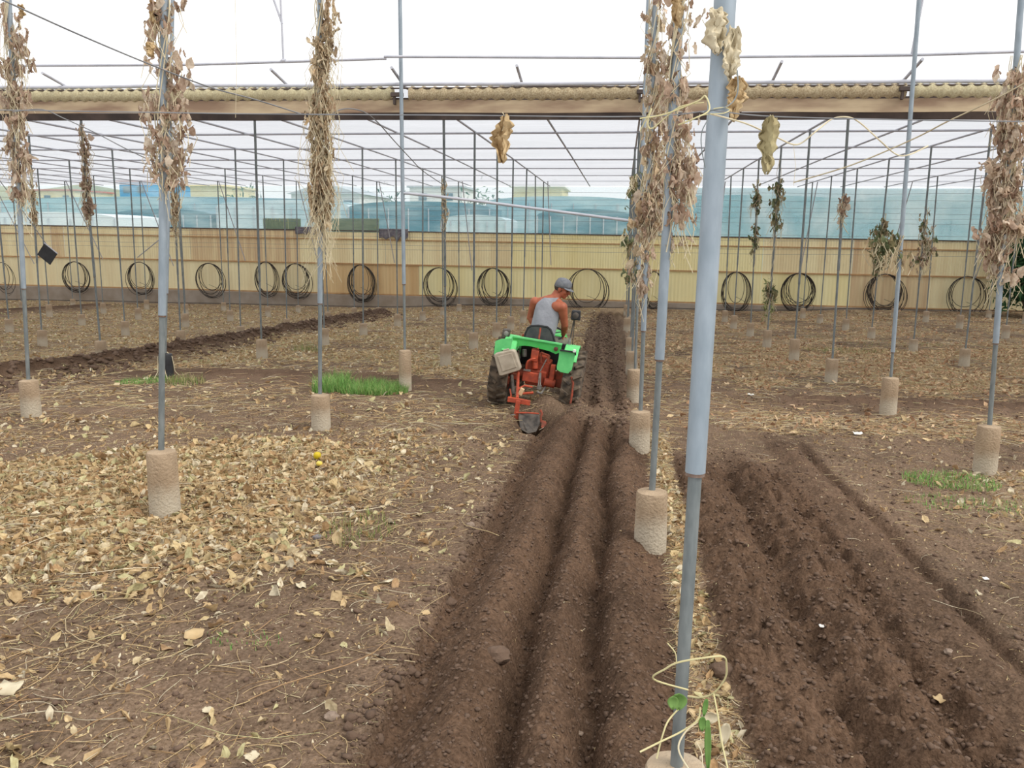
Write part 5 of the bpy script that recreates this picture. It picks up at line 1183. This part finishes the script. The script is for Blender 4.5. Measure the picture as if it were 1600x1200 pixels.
# eyes, hair, cap
mb = MB(); 
for sx in (-1, 1): mb.ellip(hd(sx * .030, .080, .006), (.011, .008, .008), HM, 10, 8)
part(mb, 'eyes', mat('eye', S(70, 58, 50)), body, smooth=True)
mb = MB().ellip(hd(0, -.022, .022), (.0795, .088, .080), HM, 20, 14); part(mb, 'hair', M_hair, body, smooth=True)
vs = []; n = 24; rows = [(1.0, .012), (1.0, .04), (.97, .068), (.86, .098), (.62, .118), (.3, .128), (.02, .130)]
for sc_, z in rows:
    for k in range(n):
        a = 2 * PI * k / n; vs.append(hd(.086 * sc_ * math.cos(a), -.006 + .106 * sc_ * math.sin(a), z + .018 * math.sin(a) * (1 - z / .13) + .012))
fs = [(i * n + k, i * n + (k + 1) % n, (i + 1) * n + (k + 1) % n, (i + 1) * n + k) for i in range(len(rows) - 1) for k in range(n)]
cap = part(MB().add(vs, fs), 'cap', M_cap, body, smooth=True); cap.modifiers.new('t', 'SOLIDIFY').thickness = .004
vs = []
for j in range(5):
    for k in range(11):
        a = PI * (.12 + .76 * k / 10); r = 1 + .62 * j / 4
        vs.append(hd(.084 * math.cos(a) * (1 + .1 * j / 4), .098 * math.sin(a) * r + (-.006), .045 - .016 * j / 4 * math.sin(a) - .012 * abs(math.cos(a)) * j / 4))
br = part(MB().add(vs, [(j * 11 + k, j * 11 + k + 1, (j + 1) * 11 + k + 1, (j + 1) * 11 + k) for j in range(4) for k in range(10)]), 'cap_brim', M_cap, body, smooth=True); br.modifiers.new('t', 'SOLIDIFY').thickness = .004
# tank top: loft round the trunk, arm holes left by its narrowing towards the straps
ring = [(pelv + Vector((0, 0, -.03)), .158, .125, 0), (pelv + Vector((0, 0, .03)), .160, .128, 0), (waist, .160, .122, .02), (waist.lerp(chest, .5), .166, .126, .04), (chest, .172, .128, .06), (chest.lerp(upch, .45), .168, .122, .08),
        (chest.lerp(upch, .8) + Vector((-.01, 0, 0)), .152, .116, .1), (upch + Vector((-.008, 0, .02)), .136, .110, .1), (upch.lerp(nb_, .35) + Vector((-.01, 0, .035)), .122, .100, .1), (upch.lerp(nb_, .62) + Vector((-.01, 0, .042)), .104, .088, .1)]
vs = []; n = 36
for q, (c_, rx_, ry_, tw) in enumerate(ring):
    for k in range(n):
        a = 2 * PI * k / n; x = rx_ * math.copysign(abs(math.cos(a)) ** .85, math.cos(a)); y = ry_ * math.copysign(abs(math.sin(a)) ** .85, math.sin(a))
        wr = .004 * math.sin(a * 5 + q * 1.4) + .003 * math.sin(a * 11 - q)
        x *= 1 + wr * 6; y *= 1 + wr * 6; vs.append(R_(c_) + Vector((x * math.cos(tw) - y * math.sin(tw), x * math.sin(tw) + y * math.cos(tw), 0)))
fs = [(i * n + k, i * n + (k + 1) % n, (i + 1) * n + (k + 1) % n, (i + 1) * n + k) for i in range(len(ring) - 1) for k in range(n)]
tk = part(MB().add(vs, fs), 'tank_top', M_tank, body, smooth=True)
sm = tk.modifiers.new('s', 'SUBSURF'); sm.levels = 1; sm.render_levels = 1
# trousers and boots
rk = W(885, 536, 10.78); rf = W(881, 575, 10.86); lk = W(826, 538, 10.80); lf = W(815, 570, 10.86)
pr = [('e', R_(pelv) + Vector((0, .02, -.05)), (.165, .135, .10), None)]
for sx, kn_, ft in ((1, rk, rf), (-1, lk, lf)):
    hp = R_(pelv) + Vector((sx * .085, .05, -.05)); pr += [('c', hp, R_(kn_), .092, .068), ('c', R_(kn_), R_(ft), .066, .052)]
fused('trousers', pr, M_trou, .009, body)
M_boot = mat('brown_boot', S(84, 68, 56), S(64, 54, 46), .8)
for ft in (rf, lf):
    fused('boot', [('c', R_(ft) + Vector((0, -.02, -.02)), R_(ft) + Vector((0, 0, -.08)), .052, .05), ('c', R_(ft) + Vector((0, -.01, -.09)), R_(ft) + Vector((0, .15, -.10)), .045, .036)], M_boot, .008, body)
